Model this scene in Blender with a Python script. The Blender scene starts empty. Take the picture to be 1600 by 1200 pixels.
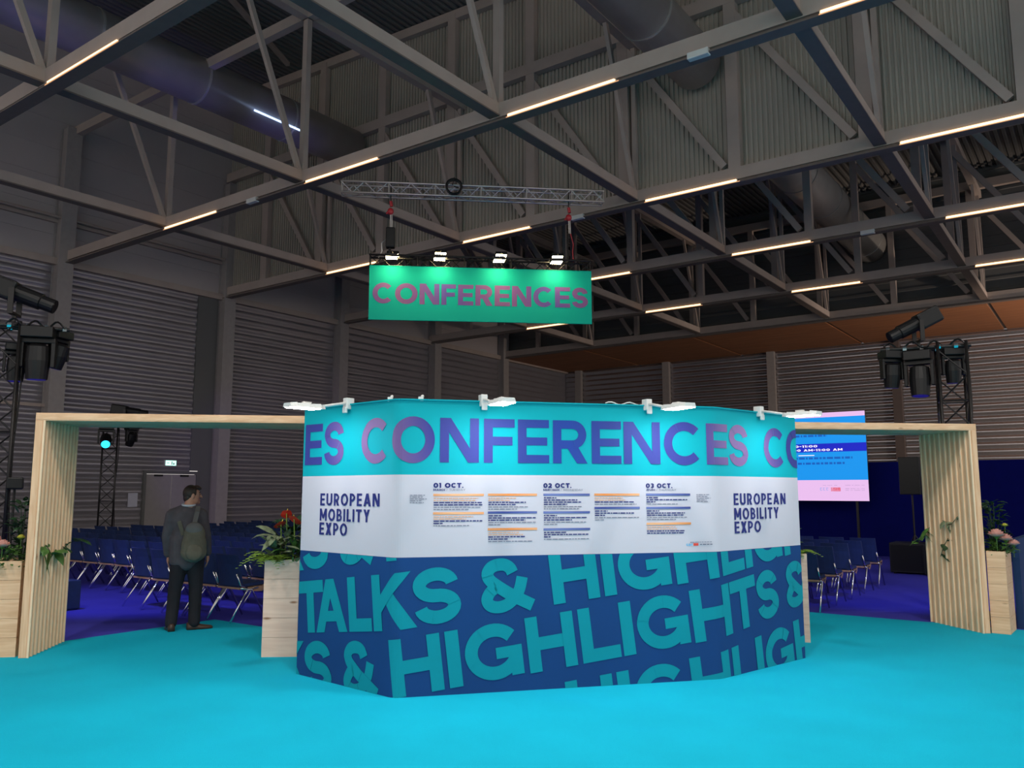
import bpy, bmesh, math, random
from mathutils import Vector, Matrix
S = bpy.context.scene
COL = S.collection
R = math.radians
PI = math.pi

# ------------------------------------------------------------------ camera, world, exposure
FPX, HORIZON, CAM_H = 1285.0, 767.0, 1.70
PITCH = math.atan((HORIZON - 600) / FPX)
cd = bpy.data.cameras.new('camera')
cam = bpy.data.objects.new('camera', cd)
COL.objects.link(cam)
cd.sensor_width = 36.0
cd.lens = 36.0 * FPX / 1600.0
cd.clip_end = 300
cam.location = (0, 0, CAM_H)
cam.rotation_euler = (PI / 2 + PITCH, 0, 0)
S.camera = cam

world = bpy.data.worlds.new('hall_air')
S.world = world
world.use_nodes = True
world.node_tree.nodes['Background'].inputs[0].default_value = (1.0, 0.94, 0.88, 1)
world.node_tree.nodes['Background'].inputs[1].default_value = 1.1

S.view_settings.view_transform = 'Standard'
S.view_settings.look = 'None'
S.view_settings.gamma = 1.0
S.view_settings.use_curve_mapping = False
S.view_settings.exposure = 0.0
S.cycles.max_bounces = 5
S.cycles.diffuse_bounces = 3
S.cycles.glossy_bounces = 3
S.cycles.caustics_reflective = False
S.cycles.caustics_refractive = False
S.cycles.sample_clamp_indirect = 3.0
S.cycles.use_denoising = True

ROOF_LAMP = 3.4      # radiance of the roof lamps
ARM_LAMP = 85.0       # radiance of the LED arm lamps on the stand
FILL_LAMP = 430.0       # radiance of the added fill lamps overhead, out of view
FLOOD_LAMP = 60.0     # radiance of the floodlights above the banner

# ------------------------------------------------------------------ building grid
AZ = R(35.95)
BD = Vector((math.sin(AZ), math.cos(AZ), 0))
AD = Vector((-math.cos(AZ), math.sin(AZ), 0))
def W(a, b, z=0.0):
    return AD * a + BD * b + Vector((0, 0, z))
BROT = -AZ             # objects in the building frame: local x = -a, local y = b
def L(a, b, z=0.0):
    return Vector((-a, b, z))

# ------------------------------------------------------------------ materials
def nodes_of(name):
    m = bpy.data.materials.new(name)
    m.use_nodes = True
    nt = m.node_tree
    return m, nt, nt.nodes['Principled BSDF']
def mat(name, col, rough=0.5, metal=0.0, var=0.12, scale=6.0, bump=0.0, bscale=60.0, spec=0.5):
    m, nt, p = nodes_of(name)
    tc = nt.nodes.new('ShaderNodeTexCoord')
    n = nt.nodes.new('ShaderNodeTexNoise')
    n.inputs['Scale'].default_value = scale
    n.inputs['Detail'].default_value = 5
    nt.links.new(tc.outputs['Object'], n.inputs['Vector'])
    r = nt.nodes.new('ShaderNodeValToRGB')
    r.color_ramp.elements[0].position = 0.3
    r.color_ramp.elements[1].position = 0.7
    r.color_ramp.elements[0].color = tuple(c * (1 - var) for c in col) + (1,)
    r.color_ramp.elements[1].color = tuple(min(1, c * (1 + var)) for c in col) + (1,)
    nt.links.new(n.outputs['Fac'], r.inputs['Fac'])
    nt.links.new(r.outputs['Color'], p.inputs['Base Color'])
    p.inputs['Roughness'].default_value = rough
    p.inputs['Metallic'].default_value = metal
    p.inputs['Specular IOR Level'].default_value = spec
    if bump:
        n2 = nt.nodes.new('ShaderNodeTexNoise')
        n2.inputs['Scale'].default_value = bscale
        nt.links.new(tc.outputs['Object'], n2.inputs['Vector'])
        b = nt.nodes.new('ShaderNodeBump')
        b.inputs['Strength'].default_value = bump
        b.inputs['Distance'].default_value = 0.01
        nt.links.new(n2.outputs['Fac'], b.inputs['Height'])
        nt.links.new(b.outputs['Normal'], p.inputs['Normal'])
    return m
def emit(name, col, strength):
    m, nt, p = nodes_of(name)
    p.inputs['Base Color'].default_value = (0.02, 0.02, 0.02, 1)
    p.inputs['Roughness'].default_value = 0.6
    p.inputs['Emission Color'].default_value = tuple(col) + (1,)
    p.inputs['Emission Strength'].default_value = strength
    return m
def wood(name, c0, c1, axis='Z', scale=1.0, knots=True):
    m, nt, p = nodes_of(name)
    tc = nt.nodes.new('ShaderNodeTexCoord')
    mp = nt.nodes.new('ShaderNodeMapping')
    k = {'X': (0.5, 6, 6), 'Y': (6, 0.5, 6), 'Z': (6, 6, 0.5)}[axis]
    mp.inputs['Scale'].default_value = tuple(v * scale for v in k)
    nt.links.new(tc.outputs['Object'], mp.inputs['Vector'])
    n = nt.nodes.new('ShaderNodeTexNoise')
    n.inputs['Scale'].default_value = 5
    n.inputs['Detail'].default_value = 8
    n.inputs['Distortion'].default_value = 0.6
    nt.links.new(mp.outputs['Vector'], n.inputs['Vector'])
    r = nt.nodes.new('ShaderNodeValToRGB')
    r.color_ramp.elements[0].position = 0.32
    r.color_ramp.elements[1].position = 0.68
    r.color_ramp.elements[0].color = tuple(c0) + (1,)
    r.color_ramp.elements[1].color = tuple(c1) + (1,)
    nt.links.new(n.outputs['Fac'], r.inputs['Fac'])
    out = r.outputs['Color']
    if knots:
        v = nt.nodes.new('ShaderNodeTexVoronoi')
        v.inputs['Scale'].default_value = 1.0
        mp2 = nt.nodes.new('ShaderNodeMapping')
        kk = {'X': (2.2, 7, 7), 'Y': (7, 2.2, 7), 'Z': (7, 7, 2.2)}[axis]
        mp2.inputs['Scale'].default_value = kk
        nt.links.new(tc.outputs['Object'], mp2.inputs['Vector'])
        nt.links.new(mp2.outputs['Vector'], v.inputs['Vector'])
        kr = nt.nodes.new('ShaderNodeValToRGB')
        kr.color_ramp.elements[0].position = 0.05
        kr.color_ramp.elements[1].position = 0.12
        kr.color_ramp.elements[0].color = (0.45, 0.3, 0.2, 1)
        kr.color_ramp.elements[1].color = (1, 1, 1, 1)
        nt.links.new(v.outputs['Distance'], kr.inputs['Fac'])
        mx = nt.nodes.new('ShaderNodeMix')
        mx.data_type = 'RGBA'
        mx.blend_type = 'MULTIPLY'
        mx.inputs['Factor'].default_value = 1.0
        nt.links.new(out, mx.inputs[6])
        nt.links.new(kr.outputs['Color'], mx.inputs[7])
        out = mx.outputs[2]
    nt.links.new(out, p.inputs['Base Color'])
    p.inputs['Roughness'].default_value = 0.62
    return m
def gradient_print(name, cols, direction, period, phase, rough=0.6, strength_rand=0.0):
    """a printed colour gradient that repeats along a direction of the object's own space"""
    m, nt, p = nodes_of(name)
    tc = nt.nodes.new('ShaderNodeTexCoord')
    d = nt.nodes.new('ShaderNodeVectorMath')
    d.operation = 'DOT_PRODUCT'
    d.inputs[1].default_value = tuple(x / period for x in direction)
    nt.links.new(tc.outputs['Object'], d.inputs[0])
    ad = nt.nodes.new('ShaderNodeMath'); ad.operation = 'ADD'; ad.inputs[1].default_value = phase
    nt.links.new(d.outputs['Value'], ad.inputs[0])
    pp = nt.nodes.new('ShaderNodeMath'); pp.operation = 'PINGPONG'; pp.inputs[1].default_value = 1.1
    nt.links.new(ad.outputs[0], pp.inputs[0])
    r = nt.nodes.new('ShaderNodeValToRGB')
    while len(r.color_ramp.elements) < len(cols):
        r.color_ramp.elements.new(0.5)
    for i, c in enumerate(cols):
        r.color_ramp.elements[i].position = i / (len(cols) - 1)
        r.color_ramp.elements[i].color = tuple(c) + (1,)
    nt.links.new(pp.outputs[0], r.inputs['Fac'])
    nt.links.new(r.outputs['Color'], p.inputs['Base Color'])
    p.inputs['Roughness'].default_value = rough
    p.inputs['Specular IOR Level'].default_value = 0.3
    return m
M = dict(
    cyan_carpet=mat('turquoise_carpet', (0.003, 0.455, 0.655), 0.95, var=0.05, scale=1.3, bump=0.5, bscale=180, spec=0.15),
    blue_carpet=mat('royal_blue_carpet', (0.055, 0.052, 0.43), 0.95, var=0.08, scale=1.1, bump=0.5, bscale=180, spec=0.15),
    concrete=mat('concrete', (0.20, 0.20, 0.20), 0.85, bump=0.2),
    steel=mat('painted_steel', (0.44, 0.36, 0.32), 0.5, var=0.06, scale=2),
    steel_shaded=mat('shaded_steel', (0.17, 0.135, 0.12), 0.5, var=0.06),  # darkened copy of the steel: dim undersides and groove put into the colour
    cladding=mat('grey_cladding', (0.45, 0.405, 0.35), 0.5, 0.15, var=0.10, scale=0.5),
    roof=mat('roof_deck', (0.15, 0.145, 0.14), 0.6, var=0.1, scale=0.5),
    sheet=mat('wall_sheet', (0.40, 0.38, 0.40), 0.24, 0.75, var=0.08, scale=0.5),
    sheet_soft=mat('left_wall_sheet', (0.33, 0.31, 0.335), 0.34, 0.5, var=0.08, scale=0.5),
    sheet_plain=mat('wall_panel', (0.46, 0.41, 0.41), 0.55, var=0.06, scale=0.4),
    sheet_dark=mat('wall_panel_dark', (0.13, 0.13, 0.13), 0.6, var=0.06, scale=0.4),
    column=mat('column_paint', (0.36, 0.325, 0.315), 0.5, var=0.05),
    column_brown=mat('column_paint_brown', (0.10, 0.075, 0.07), 0.5, var=0.05),
    duct=mat('galvanised_duct', (0.46, 0.45, 0.44), 0.36, 0.5, var=0.08, scale=1.5),
    soffit=wood('soffit_panel', (0.30, 0.115, 0.045), (0.42, 0.17, 0.07), 'X', 0.25, knots=False),
    roof_lamp=emit('roof_lamp_glow', (1.0, 0.62, 0.30), ROOF_LAMP),
    flange_glow=emit('lit_flange_glow', (1.0, 0.50, 0.24), 0.9),  # glow standing in for lamplight caught on the flange lip
    arm_lamp=emit('arm_lamp_glow', (0.93, 0.97, 1.0), ARM_LAMP),
    fill_lamp=emit('fill_lamp_glow', (1.0, 0.93, 0.86), FILL_LAMP),
    flood=emit('flood_glow', (1.0, 0.80, 0.42), FLOOD_LAMP),
    alu=mat('aluminium', (0.62, 0.60, 0.58), 0.35, 0.9, var=0.05),
    black_metal=mat('black_metal', (0.022, 0.020, 0.020), 0.4, 0.5, var=0.1),
    black=mat('black_plastic', (0.006, 0.006, 0.007), 0.45, var=0.1, spec=0.35),
    black_shiny=mat('black_gloss', (0.006, 0.006, 0.007), 0.3, var=0.1, spec=0.3),
    chrome=mat('chrome', (0.78, 0.78, 0.80), 0.14, 1.0, var=0.03),
    navy_fabric=mat('navy_fabric', (0.004, 0.020, 0.095), 0.85, var=0.15, scale=9, bump=0.3, bscale=250),
    navy_wall=mat('navy_wall', (0.002, 0.004, 0.105), 0.9, var=0.06, spec=0.1),
    blue_panel=mat('blue_panel', (0.004, 0.032, 0.12), 0.8, var=0.06),
    ply=mat('brown_ply', (0.40, 0.235, 0.15), 0.45, var=0.2, scale=14),
    pine=wood('pine_board', (0.70, 0.42, 0.235), (0.86, 0.58, 0.365), 'Z'),
    pine_h=wood('pine_board_level', (0.70, 0.42, 0.235), (0.86, 0.58, 0.365), 'X'),
    pine_edge_lit=wood('pine_edge_lit', (0.86, 0.62, 0.40), (0.92, 0.72, 0.50), 'Z', knots=False),  # paler pine: light caught by the board edges put into the colour
    pine_pale=wood('pale_pine', (0.72, 0.50, 0.385), (0.84, 0.62, 0.49), 'X', 0.8),
    soil=mat('soil', (0.03, 0.02, 0.012), 0.95, bump=0.6, bscale=40),
    head_print=mat('headline_fabric', (0.0, 0.365, 0.43), 0.75, var=0.03, scale=1.0, spec=0.2),
    white_print=mat('white_fabric', (0.55, 0.53, 0.60), 0.75, var=0.02, scale=1.0, spec=0.2),
    navy_print=mat('navy_print', (0.006, 0.050, 0.185), 0.75, var=0.08, scale=1.2, spec=0.2),
    teal_print=mat('teal_print', (0.0, 0.262, 0.33), 0.75, var=0.04, scale=1.2, spec=0.2),
    ink=mat('navy_ink', (0.022, 0.028, 0.16), 0.7, var=0.05, spec=0.2),
    ink_grey=mat('grey_ink', (0.16, 0.17, 0.24), 0.7, var=0.05, spec=0.2),
    bar_navy=gradient_print('navy_bar_print', [(0.045, 0.065, 0.25), (0.14, 0.18, 0.42)], (1, 0.24, 0), 0.42, 0.4),
    bar_orange=gradient_print('orange_bar_print', [(0.75, 0.25, 0.06), (0.80, 0.42, 0.22)], (1, 0.24, 0), 0.42, 0.3),
    ink_orange=mat('orange_ink', (0.72, 0.36, 0.18), 0.7, var=0.05),
    logo_blue=mat('logo_blue', (0.10, 0.45, 0.75), 0.7, var=0.03),
    logo_red=mat('logo_red', (0.75, 0.06, 0.04), 0.7, var=0.03),
    head_ink=gradient_print('headline_gradient', [(0.012, 0.050, 0.31), (0.022, 0.042, 0.24), (0.042, 0.052, 0.28), (0.036, 0.042, 0.25), (0.20, 0.115, 0.29)], (1, 0, 0.15), 1.6, 1.675),
    banner_print=mat('banner_green', (0.0, 0.42, 0.315), 0.7, var=0.03, scale=1.0, spec=0.2),
    banner_ink=gradient_print('banner_gradient', [(0.10, 0.075, 0.32), (0.19, 0.085, 0.28), (0.23, 0.10, 0.26)], (1, 0, 0.6), 1.0, 0.2),
    white_plastic=mat('white_plastic', (0.72, 0.72, 0.70), 0.4, var=0.03),
    red=mat('red_paint', (0.45, 0.02, 0.03), 0.4, var=0.05),
    door=mat('door_paint', (0.30, 0.275, 0.275), 0.5, var=0.04),
    paper=mat('paper', (0.55, 0.55, 0.66), 0.8, var=0.03),
    exit_glow=emit('exit_glow', (0.42, 0.95, 0.78), 2.2),
    scr_blue=emit('screen_blue', (0.0, 0.30, 0.86), 1.0),
    scr_pink=emit('screen_pink', (0.83, 0.52, 0.86), 1.0),
    scr_band=emit('screen_dark_blue', (0.004, 0.012, 0.55), 1.0),
    scr_white=emit('screen_white', (0.95, 0.9, 1.0), 1.1),
    scr_ink=emit('screen_ink', (0.0, 0.10, 0.50), 1.0),
    scr_grey=emit('screen_grey', (0.42, 0.28, 0.50), 1.0),
    scr_red=emit('screen_red', (0.75, 0.03, 0.03), 1.0),
    scr_lblue=emit('screen_light_blue', (0.10, 0.34, 0.80), 1.0),
    duct_strip_glow=emit('duct_strip_glow', (0.45, 0.6, 1.0), 2.5),
    cyan_lens=emit('cyan_lens', (0.02, 0.55, 0.95), 3.0),
    blue_lens=emit('blue_lens', (0.03, 0.02, 0.45), 0.3),
    leaf=mat('leaf_green', (0.055, 0.14, 0.025), 0.5, var=0.45, scale=18),
    leaf_dark=mat('leaf_dark', (0.014, 0.050, 0.018), 0.45, var=0.4, scale=14),
    leaf_light=mat('leaf_light', (0.17, 0.29, 0.035), 0.5, var=0.3, scale=18),
    leaf_grey=mat('leaf_grey', (0.15, 0.19, 0.11), 0.5, var=0.3, scale=18),
    petal_pink=mat('petal_pink', (0.72, 0.36, 0.30), 0.6, var=0.15, scale=20),
    petal_red=mat('petal_red', (0.90, 0.06, 0.03), 0.35, var=0.1, scale=12),
    petal_yellow=mat('petal_yellow', (0.62, 0.60, 0.08), 0.6, var=0.1),
    skin=mat('skin', (0.50, 0.24, 0.16), 0.5, var=0.08, scale=10),
    hair=mat('hair', (0.028, 0.014, 0.009), 0.55, var=0.3, scale=60),
    jacket=mat('jacket_cloth', (0.085, 0.073, 0.085), 0.85, var=0.15, scale=12, bump=0.3, bscale=120),
    trousers=mat('trouser_cloth', (0.010, 0.010, 0.016), 0.85, var=0.15, scale=12),
    shirt=mat('shirt_cloth', (0.55, 0.58, 0.65), 0.8, var=0.05),
    shoe=mat('brown_leather', (0.055, 0.030, 0.020), 0.4, var=0.2),
    bag=mat('bag_canvas', (0.120, 0.108, 0.080), 0.85, var=0.15, scale=14, bump=0.3, bscale=150),
    bag_grey=mat('bag_strap', (0.13, 0.125, 0.125), 0.85, var=0.1),
    eye=mat('eye_dark', (0.02, 0.015, 0.012), 0.2, var=0.05),
    lip=mat('lip', (0.36, 0.13, 0.11), 0.5, var=0.05),
)

# ------------------------------------------------------------------ mesh builder
class MB:
    def __init__(self):
        self.v, self.f = [], []
    def quad(self, *p):
        i = len(self.v)
        self.v += [tuple(q) for q in p]
        self.f.append(tuple(range(i, i + len(p))))
        return self
    def hexa(self, p):
        i = len(self.v)
        self.v += [tuple(q) for q in p]
        for q in ((0, 3, 2, 1), (4, 5, 6, 7), (0, 1, 5, 4), (1, 2, 6, 5), (2, 3, 7, 6), (3, 0, 4, 7)):
            self.f.append(tuple(i + k for k in q))
        return self
    def box(self, x0, y0, z0, x1, y1, z1):
        return self.hexa([(x0, y0, z0), (x1, y0, z0), (x1, y1, z0), (x0, y1, z0), (x0, y0, z1), (x1, y0, z1), (x1, y1, z1), (x0, y1, z1)])
    def obox(self, c, ex, ey, ez, sx, sy, sz):
        c, ex, ey, ez = Vector(c), Vector(ex) * sx / 2, Vector(ey) * sy / 2, Vector(ez) * sz / 2
        return self.hexa([c - ex - ey - ez, c + ex - ey - ez, c + ex + ey - ez, c - ex + ey - ez, c - ex - ey + ez, c + ex - ey + ez, c + ex + ey + ez, c - ex + ey + ez])
    def bar(self, p, q, w, h, up=(0, 0, 1)):
        p, q = Vector(p), Vector(q)
        d = (q - p).normalized()
        s = d.cross(Vector(up))
        if s.length < 1e-4:
            s = d.cross(Vector((1, 0, 0)))
        s.normalize()
        u = s.cross(d)
        s, u = s * w / 2, u * h / 2
        return self.hexa([p - s - u, p + s - u, p + s + u, p - s + u, q - s - u, q + s - u, q + s + u, q - s + u])
    def tube(self, pts, r, n=8, closed=False, cap=True):
        pts = [Vector(p) for p in pts]
        rs = r if isinstance(r, (list, tuple)) else [r] * len(pts)
        rings = []
        prev = None
        for k, p in enumerate(pts):
            a = pts[k - 1] if (k > 0 or closed) else p
            b = pts[(k + 1) % len(pts)] if (k < len(pts) - 1 or closed) else p
            d = (b - a).normalized()
            if prev is None:
                t = Vector((0, 0, 1)) if abs(d.z) < 0.9 else Vector((1, 0, 0))
                s = d.cross(t).normalized()
            else:
                s = (prev - d * prev.dot(d)).normalized()
            prev = s
            u = d.cross(s)
            i = len(self.v)
            for j in range(n):
                an = 2 * PI * j / n
                self.v.append(tuple(p + (s * math.cos(an) + u * math.sin(an)) * rs[k]))
            rings.append(i)
        m = len(rings)
        for k in range(m if closed else m - 1):
            a, b = rings[k], rings[(k + 1) % m]
            for j in range(n):
                self.f.append((a + j, a + (j + 1) % n, b + (j + 1) % n, b + j))
        if cap and not closed:
            self.f.append(tuple(rings[0] + j for j in reversed(range(n))))
            self.f.append(tuple(rings[-1] + j for j in range(n)))
        return self
    def ball(self, c, rx, ry=None, rz=None, nu=12, nv=8, mtx=None):
        ry = rx if ry is None else ry
        rz = rx if rz is None else rz
        c = Vector(c)
        i = len(self.v)
        def P(th, ph):
            q = Vector((rx * math.sin(th) * math.cos(ph), ry * math.sin(th) * math.sin(ph), rz * math.cos(th)))
            if mtx is not None:
                q = mtx @ q
            return tuple(c + q)
        self.v.append(P(0, 0))
        for a in range(1, nv):
            for b in range(nu):
                self.v.append(P(PI * a / nv, 2 * PI * b / nu))
        self.v.append(P(PI, 0))
        for b in range(nu):
            self.f.append((i, i + 1 + b, i + 1 + (b + 1) % nu))
            for a in range(nv - 2):
                p0 = i + 1 + a * nu
                self.f.append((p0 + b, p0 + nu + b, p0 + nu + (b + 1) % nu, p0 + (b + 1) % nu))
            p0 = i + 1 + (nv - 2) * nu
            self.f.append((p0 + b, len(self.v) - 1, p0 + (b + 1) % nu))
        return self
    def lathe(self, prof, n=20, c=(0, 0, 0), mtx=None):
        c = Vector(c)
        rings = []
        for r, z in prof:
            i = len(self.v)
            for j in range(n):
                q = Vector((r * math.cos(2 * PI * j / n), r * math.sin(2 * PI * j / n), z))
                if mtx is not None:
                    q = mtx @ q
                self.v.append(tuple(c + q))
            rings.append(i)
        for a, b in zip(rings, rings[1:]):
            for j in range(n):
                self.f.append((a + j, a + (j + 1) % n, b + (j + 1) % n, b + j))
        self.f.append(tuple(rings[0] + j for j in reversed(range(n))))
        self.f.append(tuple(rings[-1] + j for j in range(n)))
        return self
    def prism(self, poly, z0, z1):
        i, n = len(self.v), len(poly)
        self.v += [(x, y, z0) for x, y in poly] + [(x, y, z1) for x, y in poly]
        self.f.append(tuple(i + k for k in reversed(range(n))))
        self.f.append(tuple(i + n + k for k in range(n)))
        for k in range(n):
            self.f.append((i + k, i + (k + 1) % n, i + n + (k + 1) % n, i + n + k))
        return self
    def build(self, name, material, parent=None, loc=None, rz=None, smooth=False, bevel=0.0):
        me = bpy.data.meshes.new(name)
        me.from_pydata(self.v, [], self.f)
        me.validate()
        if smooth:
            for p in me.polygons:
                p.use_smooth = True
        me.materials.append(material)
        o = bpy.data.objects.new(name, me)
        COL.objects.link(o)
        if parent is not None:
            o.parent = parent
        if loc is not None:
            o.location = loc
        if rz is not None:
            o.rotation_euler = (0, 0, rz)
        if bevel:
            md = o.modifiers.new('bevel', 'BEVEL')
            md.width = bevel
            md.segments = 2
            md.limit_method = 'ANGLE'
        return o
def tag(o, label=None, cat=None, group=None, kind=None):
    if label: o['label'] = label
    if cat: o['category'] = cat
    if group: o['group'] = group
    if kind: o['kind'] = kind
    return o
def thing(name, label, cat, loc=(0, 0, 0), rz=0.0, group=None, kind=None):
    o = bpy.data.objects.new(name, None)
    o.empty_display_size = 0.2
    COL.objects.link(o)
    o.location = loc
    o.rotation_euler = (0, 0, rz)
    return tag(o, label, cat, group, kind)
def copy_tree(o, parent=None):
    c = o.copy()
    COL.objects.link(c)
    c.parent = parent
    for ch in o.children:
        copy_tree(ch, c)
    return c
ORD = ['first', 'second', 'third', 'fourth', 'fifth', 'sixth', 'seventh', 'eighth', 'ninth', 'tenth', 'eleventh', 'twelfth', 'thirteenth',
       'fourteenth', 'fifteenth', 'sixteenth', 'seventeenth', 'eighteenth', 'nineteenth', 'twentieth', 'twenty-first', 'twenty-second', 'twenty-third', 'twenty-fourth', 'twenty-fifth', 'twenty-sixth', 'twenty-seventh', 'twenty-eighth']
def px(P):
    """where a world point falls in the 1600 x 1200 frame (used only to leave out repeats the photo shows nothing of)"""
    P = Vector(P) - Vector((0, 0, CAM_H))
    f = Vector((0, math.cos(PITCH), math.sin(PITCH)))
    u = Vector((0, -math.sin(PITCH), math.cos(PITCH)))
    z = P.dot(f)
    return 800 + FPX * P.x / z, 600 - FPX * P.dot(u) / z

# ================================================================== THE HALL
A_WALL, B_BACK = 27.1, 43.0
BEAM_B = [0.64 + 5.935 * k for k in range(-1, 7)]           # -5.3, .64, 6.57, 12.5, 18.45, 24.4, 30.3, 36.25
TRUSS_A = [3.5, 9.42, 15.34, 21.15]
CLAD_B = 18.62
# floor and carpets
MB().box(-27.3, -14, -0.08, 24, 43.5, -0.012).build('floor', M['concrete'], rz=BROT)['kind'] = 'structure'
def ground(name, poly, m, label):
    mb = MB().prism([tuple(L(a, b).xy) for a, b in poly], -0.0119, 0.0)
    return tag(mb.build(name, m, rz=BROT), label, 'carpet')
ground('turquoise_carpet', [(-20, -13), (-20, 12.15), (6.4, 12.15), (6.4, 6.8), (9.83, 6.8), (9.83, -13)], M['cyan_carpet'],
       'bright turquoise carpet covering the floor in front of the printed stand')
ground('blue_carpet', [(9.83, -13), (9.83, 6.8), (6.4, 6.8), (6.4, 12.15), (-20, 12.15), (-20, 24.2), (21.5, 24.2), (21.5, -13)], M['blue_carpet'],
       'royal blue carpet under the rows of chairs behind the stand')

def ribs(p0, along, rise, n, length, prof, normal):
    """ribbed sheet: n ribs stepping along `rise`, each rib running `length` along `along`; prof = [(t, depth)] within one step"""
    mb = MB()
    p0, along, rise, normal = Vector(p0), Vector(along), Vector(rise), Vector(normal)
    pts = []
    for k in range(n):
        for t, d in prof:
            pts.append(p0 + rise * (k + t) + normal * d)
    pts.append(p0 + rise * n + normal * prof[0][1])
    for a, b in zip(pts, pts[1:]):
        mb.quad(a, b, b + along * length, a + along * length)
    return mb
RIB = [(0, 0), (0.14, 0.004), (0.28, 0.016), (0.42, 0.032), (0.54, 0.040), (0.68, 0.040), (0.80, 0.030), (0.90, 0.012)]
# left wall: ribbed sheet below, plain panels above 9 m
ribs(L(A_WALL, -13, 0.0), (0, 1, 0), (0, 0, 0.30), 30, 28.7, RIB, (1, 0, 0)).build('wall_left', M['sheet_soft'], rz=BROT)['kind'] = 'structure'
ribs(L(A_WALL, 17.75, 0.0), (0, 1, 0), (0, 0, 0.30), 30, 25.25, RIB, (1, 0, 0)).build('wall_left', M['sheet_soft'], rz=BROT)['kind'] = 'structure'
mb = MB().box(-27.12, 17.76, 0, -27.02, 18.25, 9.0).box(-27.12, 17.4, 2.42, -27.02, 17.76, 9.0)
mb.build('wall_left_panel', M['sheet_dark'], rz=BROT)['kind'] = 'structure'
mb = ribs(L(A_WALL, 15.7, 2.40), (0, 1, 0), (0, 0, 0.30), 22, 1.72, RIB, (1, 0, 0))
mb.build('wall_left_over_door', M['sheet_soft'], rz=BROT)['kind'] = 'structure'
mb = ribs(L(A_WALL, -13, 9.0), (0, 1, 0), (0, 0, 0.95), 9, 56, [(0, 0), (0.96, 0), (0.965, 0.02), (0.995, 0.02)], (1, 0, 0))
mb.build('wall_left_upper', M['sheet_plain'], rz=BROT)['kind'] = 'structure'
mb = MB()
mb.box(-27.1, -13, 8.9, -26.86, 43, 9.12)            # wall beam
mb.box(-27.1, -13, 10.3, -26.98, 18.6, 10.42)
mb.tube([L(26.85, -13, 10.46), L(26.85, 18.5, 10.46)], 0.05)
mb.box(-27.1, 12.6, 4.32, -27.0, 12.1, 4.42)
mb.box(-27.1, -13, 4.32, -27.03, 12.3, 4.42)
mb.build('trim_1', M['steel'], rz=BROT)['kind'] = 'structure'
# columns along the left wall
for k, b in enumerate([6.5, 12.38, 18.5, 24.3, 30.5, 36.2]):
    mb = MB()
    a0 = A_WALL - 0.02
    mb.box(-a0, b - 0.24, 0, -a0 + 0.03, b + 0.24, 13.5)
    mb.box(-a0 + 0.40, b - 0.24, 0, -a0 + 0.44, b + 0.24, 13.5)
    mb.box(-a0 + 0.03, b - 0.18, 0, -a0 + 0.40, b + 0.18, 13.5)
    o = mb.build('column', M['column'], rz=BROT)
    tag(o, 'grey steel column on the left hall wall, %s from the front' % ORD[k], 'column', 'steel columns along the left wall', 'structure')
# back wall: ribbed, brown columns, dark upper wall over the soffit
ribs(L(27.1, B_BACK, 0.0), (1, 0, 0), (0, 0, 0.30), 31, 46, [(t, -d * 1.3) for t, d in RIB], (0, 1, 0)).build('wall_back', M['sheet'], rz=BROT)['kind'] = 'structure'
# upper cladding wall above the third lamp beam
zr = lambda a: 16.45 + (a - 14.1) * 0.045
n = 330
mb = MB()
pts = []
for k in range(n):
    a = 27.1 - k * 0.125
    for t, d in ((0, 0), (0.45, 0), (0.55, -0.05), (0.9, -0.05)):
        pts.append((a - t * 0.125, d))
for (a0, d0), (a1, d1) in zip(pts, pts[1:]):
    mb.quad(L(a0, CLAD_B + d0, 9.1), L(a1, CLAD_B + d1, 9.1), L(a1, CLAD_B + d1, zr(a1) + 0.3), L(a0, CLAD_B + d0, zr(a0) + 0.3))
mb.build('wall_gable', M['cladding'], rz=BROT)['kind'] = 'structure'
# high roof deck, ribs along b
mb = MB()
pts = []
for k in range(160):
    a = 27.3 - k * 0.25
    for t, d in ((0, 0), (0.4, 0), (0.5, 0.07), (0.9, 0.07)):
        pts.append((a - t * 0.25, d))
for (a0, d0), (a1, d1) in zip(pts, pts[1:]):
    mb.quad(L(a0, -13, zr(a0) + d0 + 0.12), L(a1, -13, zr(a1) + d1 + 0.12), L(a1, CLAD_B + 0.1, zr(a1) + d1 + 0.12), L(a0, CLAD_B + 0.1, zr(a0) + d0 + 0.12))
mb.build('ceiling', M['roof'], rz=BROT)['kind'] = 'structure'
# low roof beyond, and the dark wall above the soffit
mb = MB()
pts = []
for k in range(160):
    a = 27.3 - k * 0.25
    for t, d in ((0, 0), (0.4, 0), (0.5, 0.07), (0.9, 0.07)):
        pts.append((a - t * 0.25, d))
for (a0, d0), (a1, d1) in zip(pts, pts[1:]):
    mb.quad(L(a0, CLAD_B, 14.6 + d0), L(a1, CLAD_B, 14.6 + d1), L(a1, 36.9, 14.6 + d1), L(a0, 36.9, 14.6 + d0))
mb.build('ceiling_low', M['roof'], rz=BROT)['kind'] = 'structure'
ribs(L(27.1, 36.85, 9.2), (1, 0, 0), (0, 0, 0.45), 13, 46, [(0, 0), (0.7, 0), (0.75, -0.03), (0.97, -0.03)], (0, 1, 0)).build('wall_back_upper', M['sheet_dark'], rz=BROT)['kind'] = 'structure'
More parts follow.
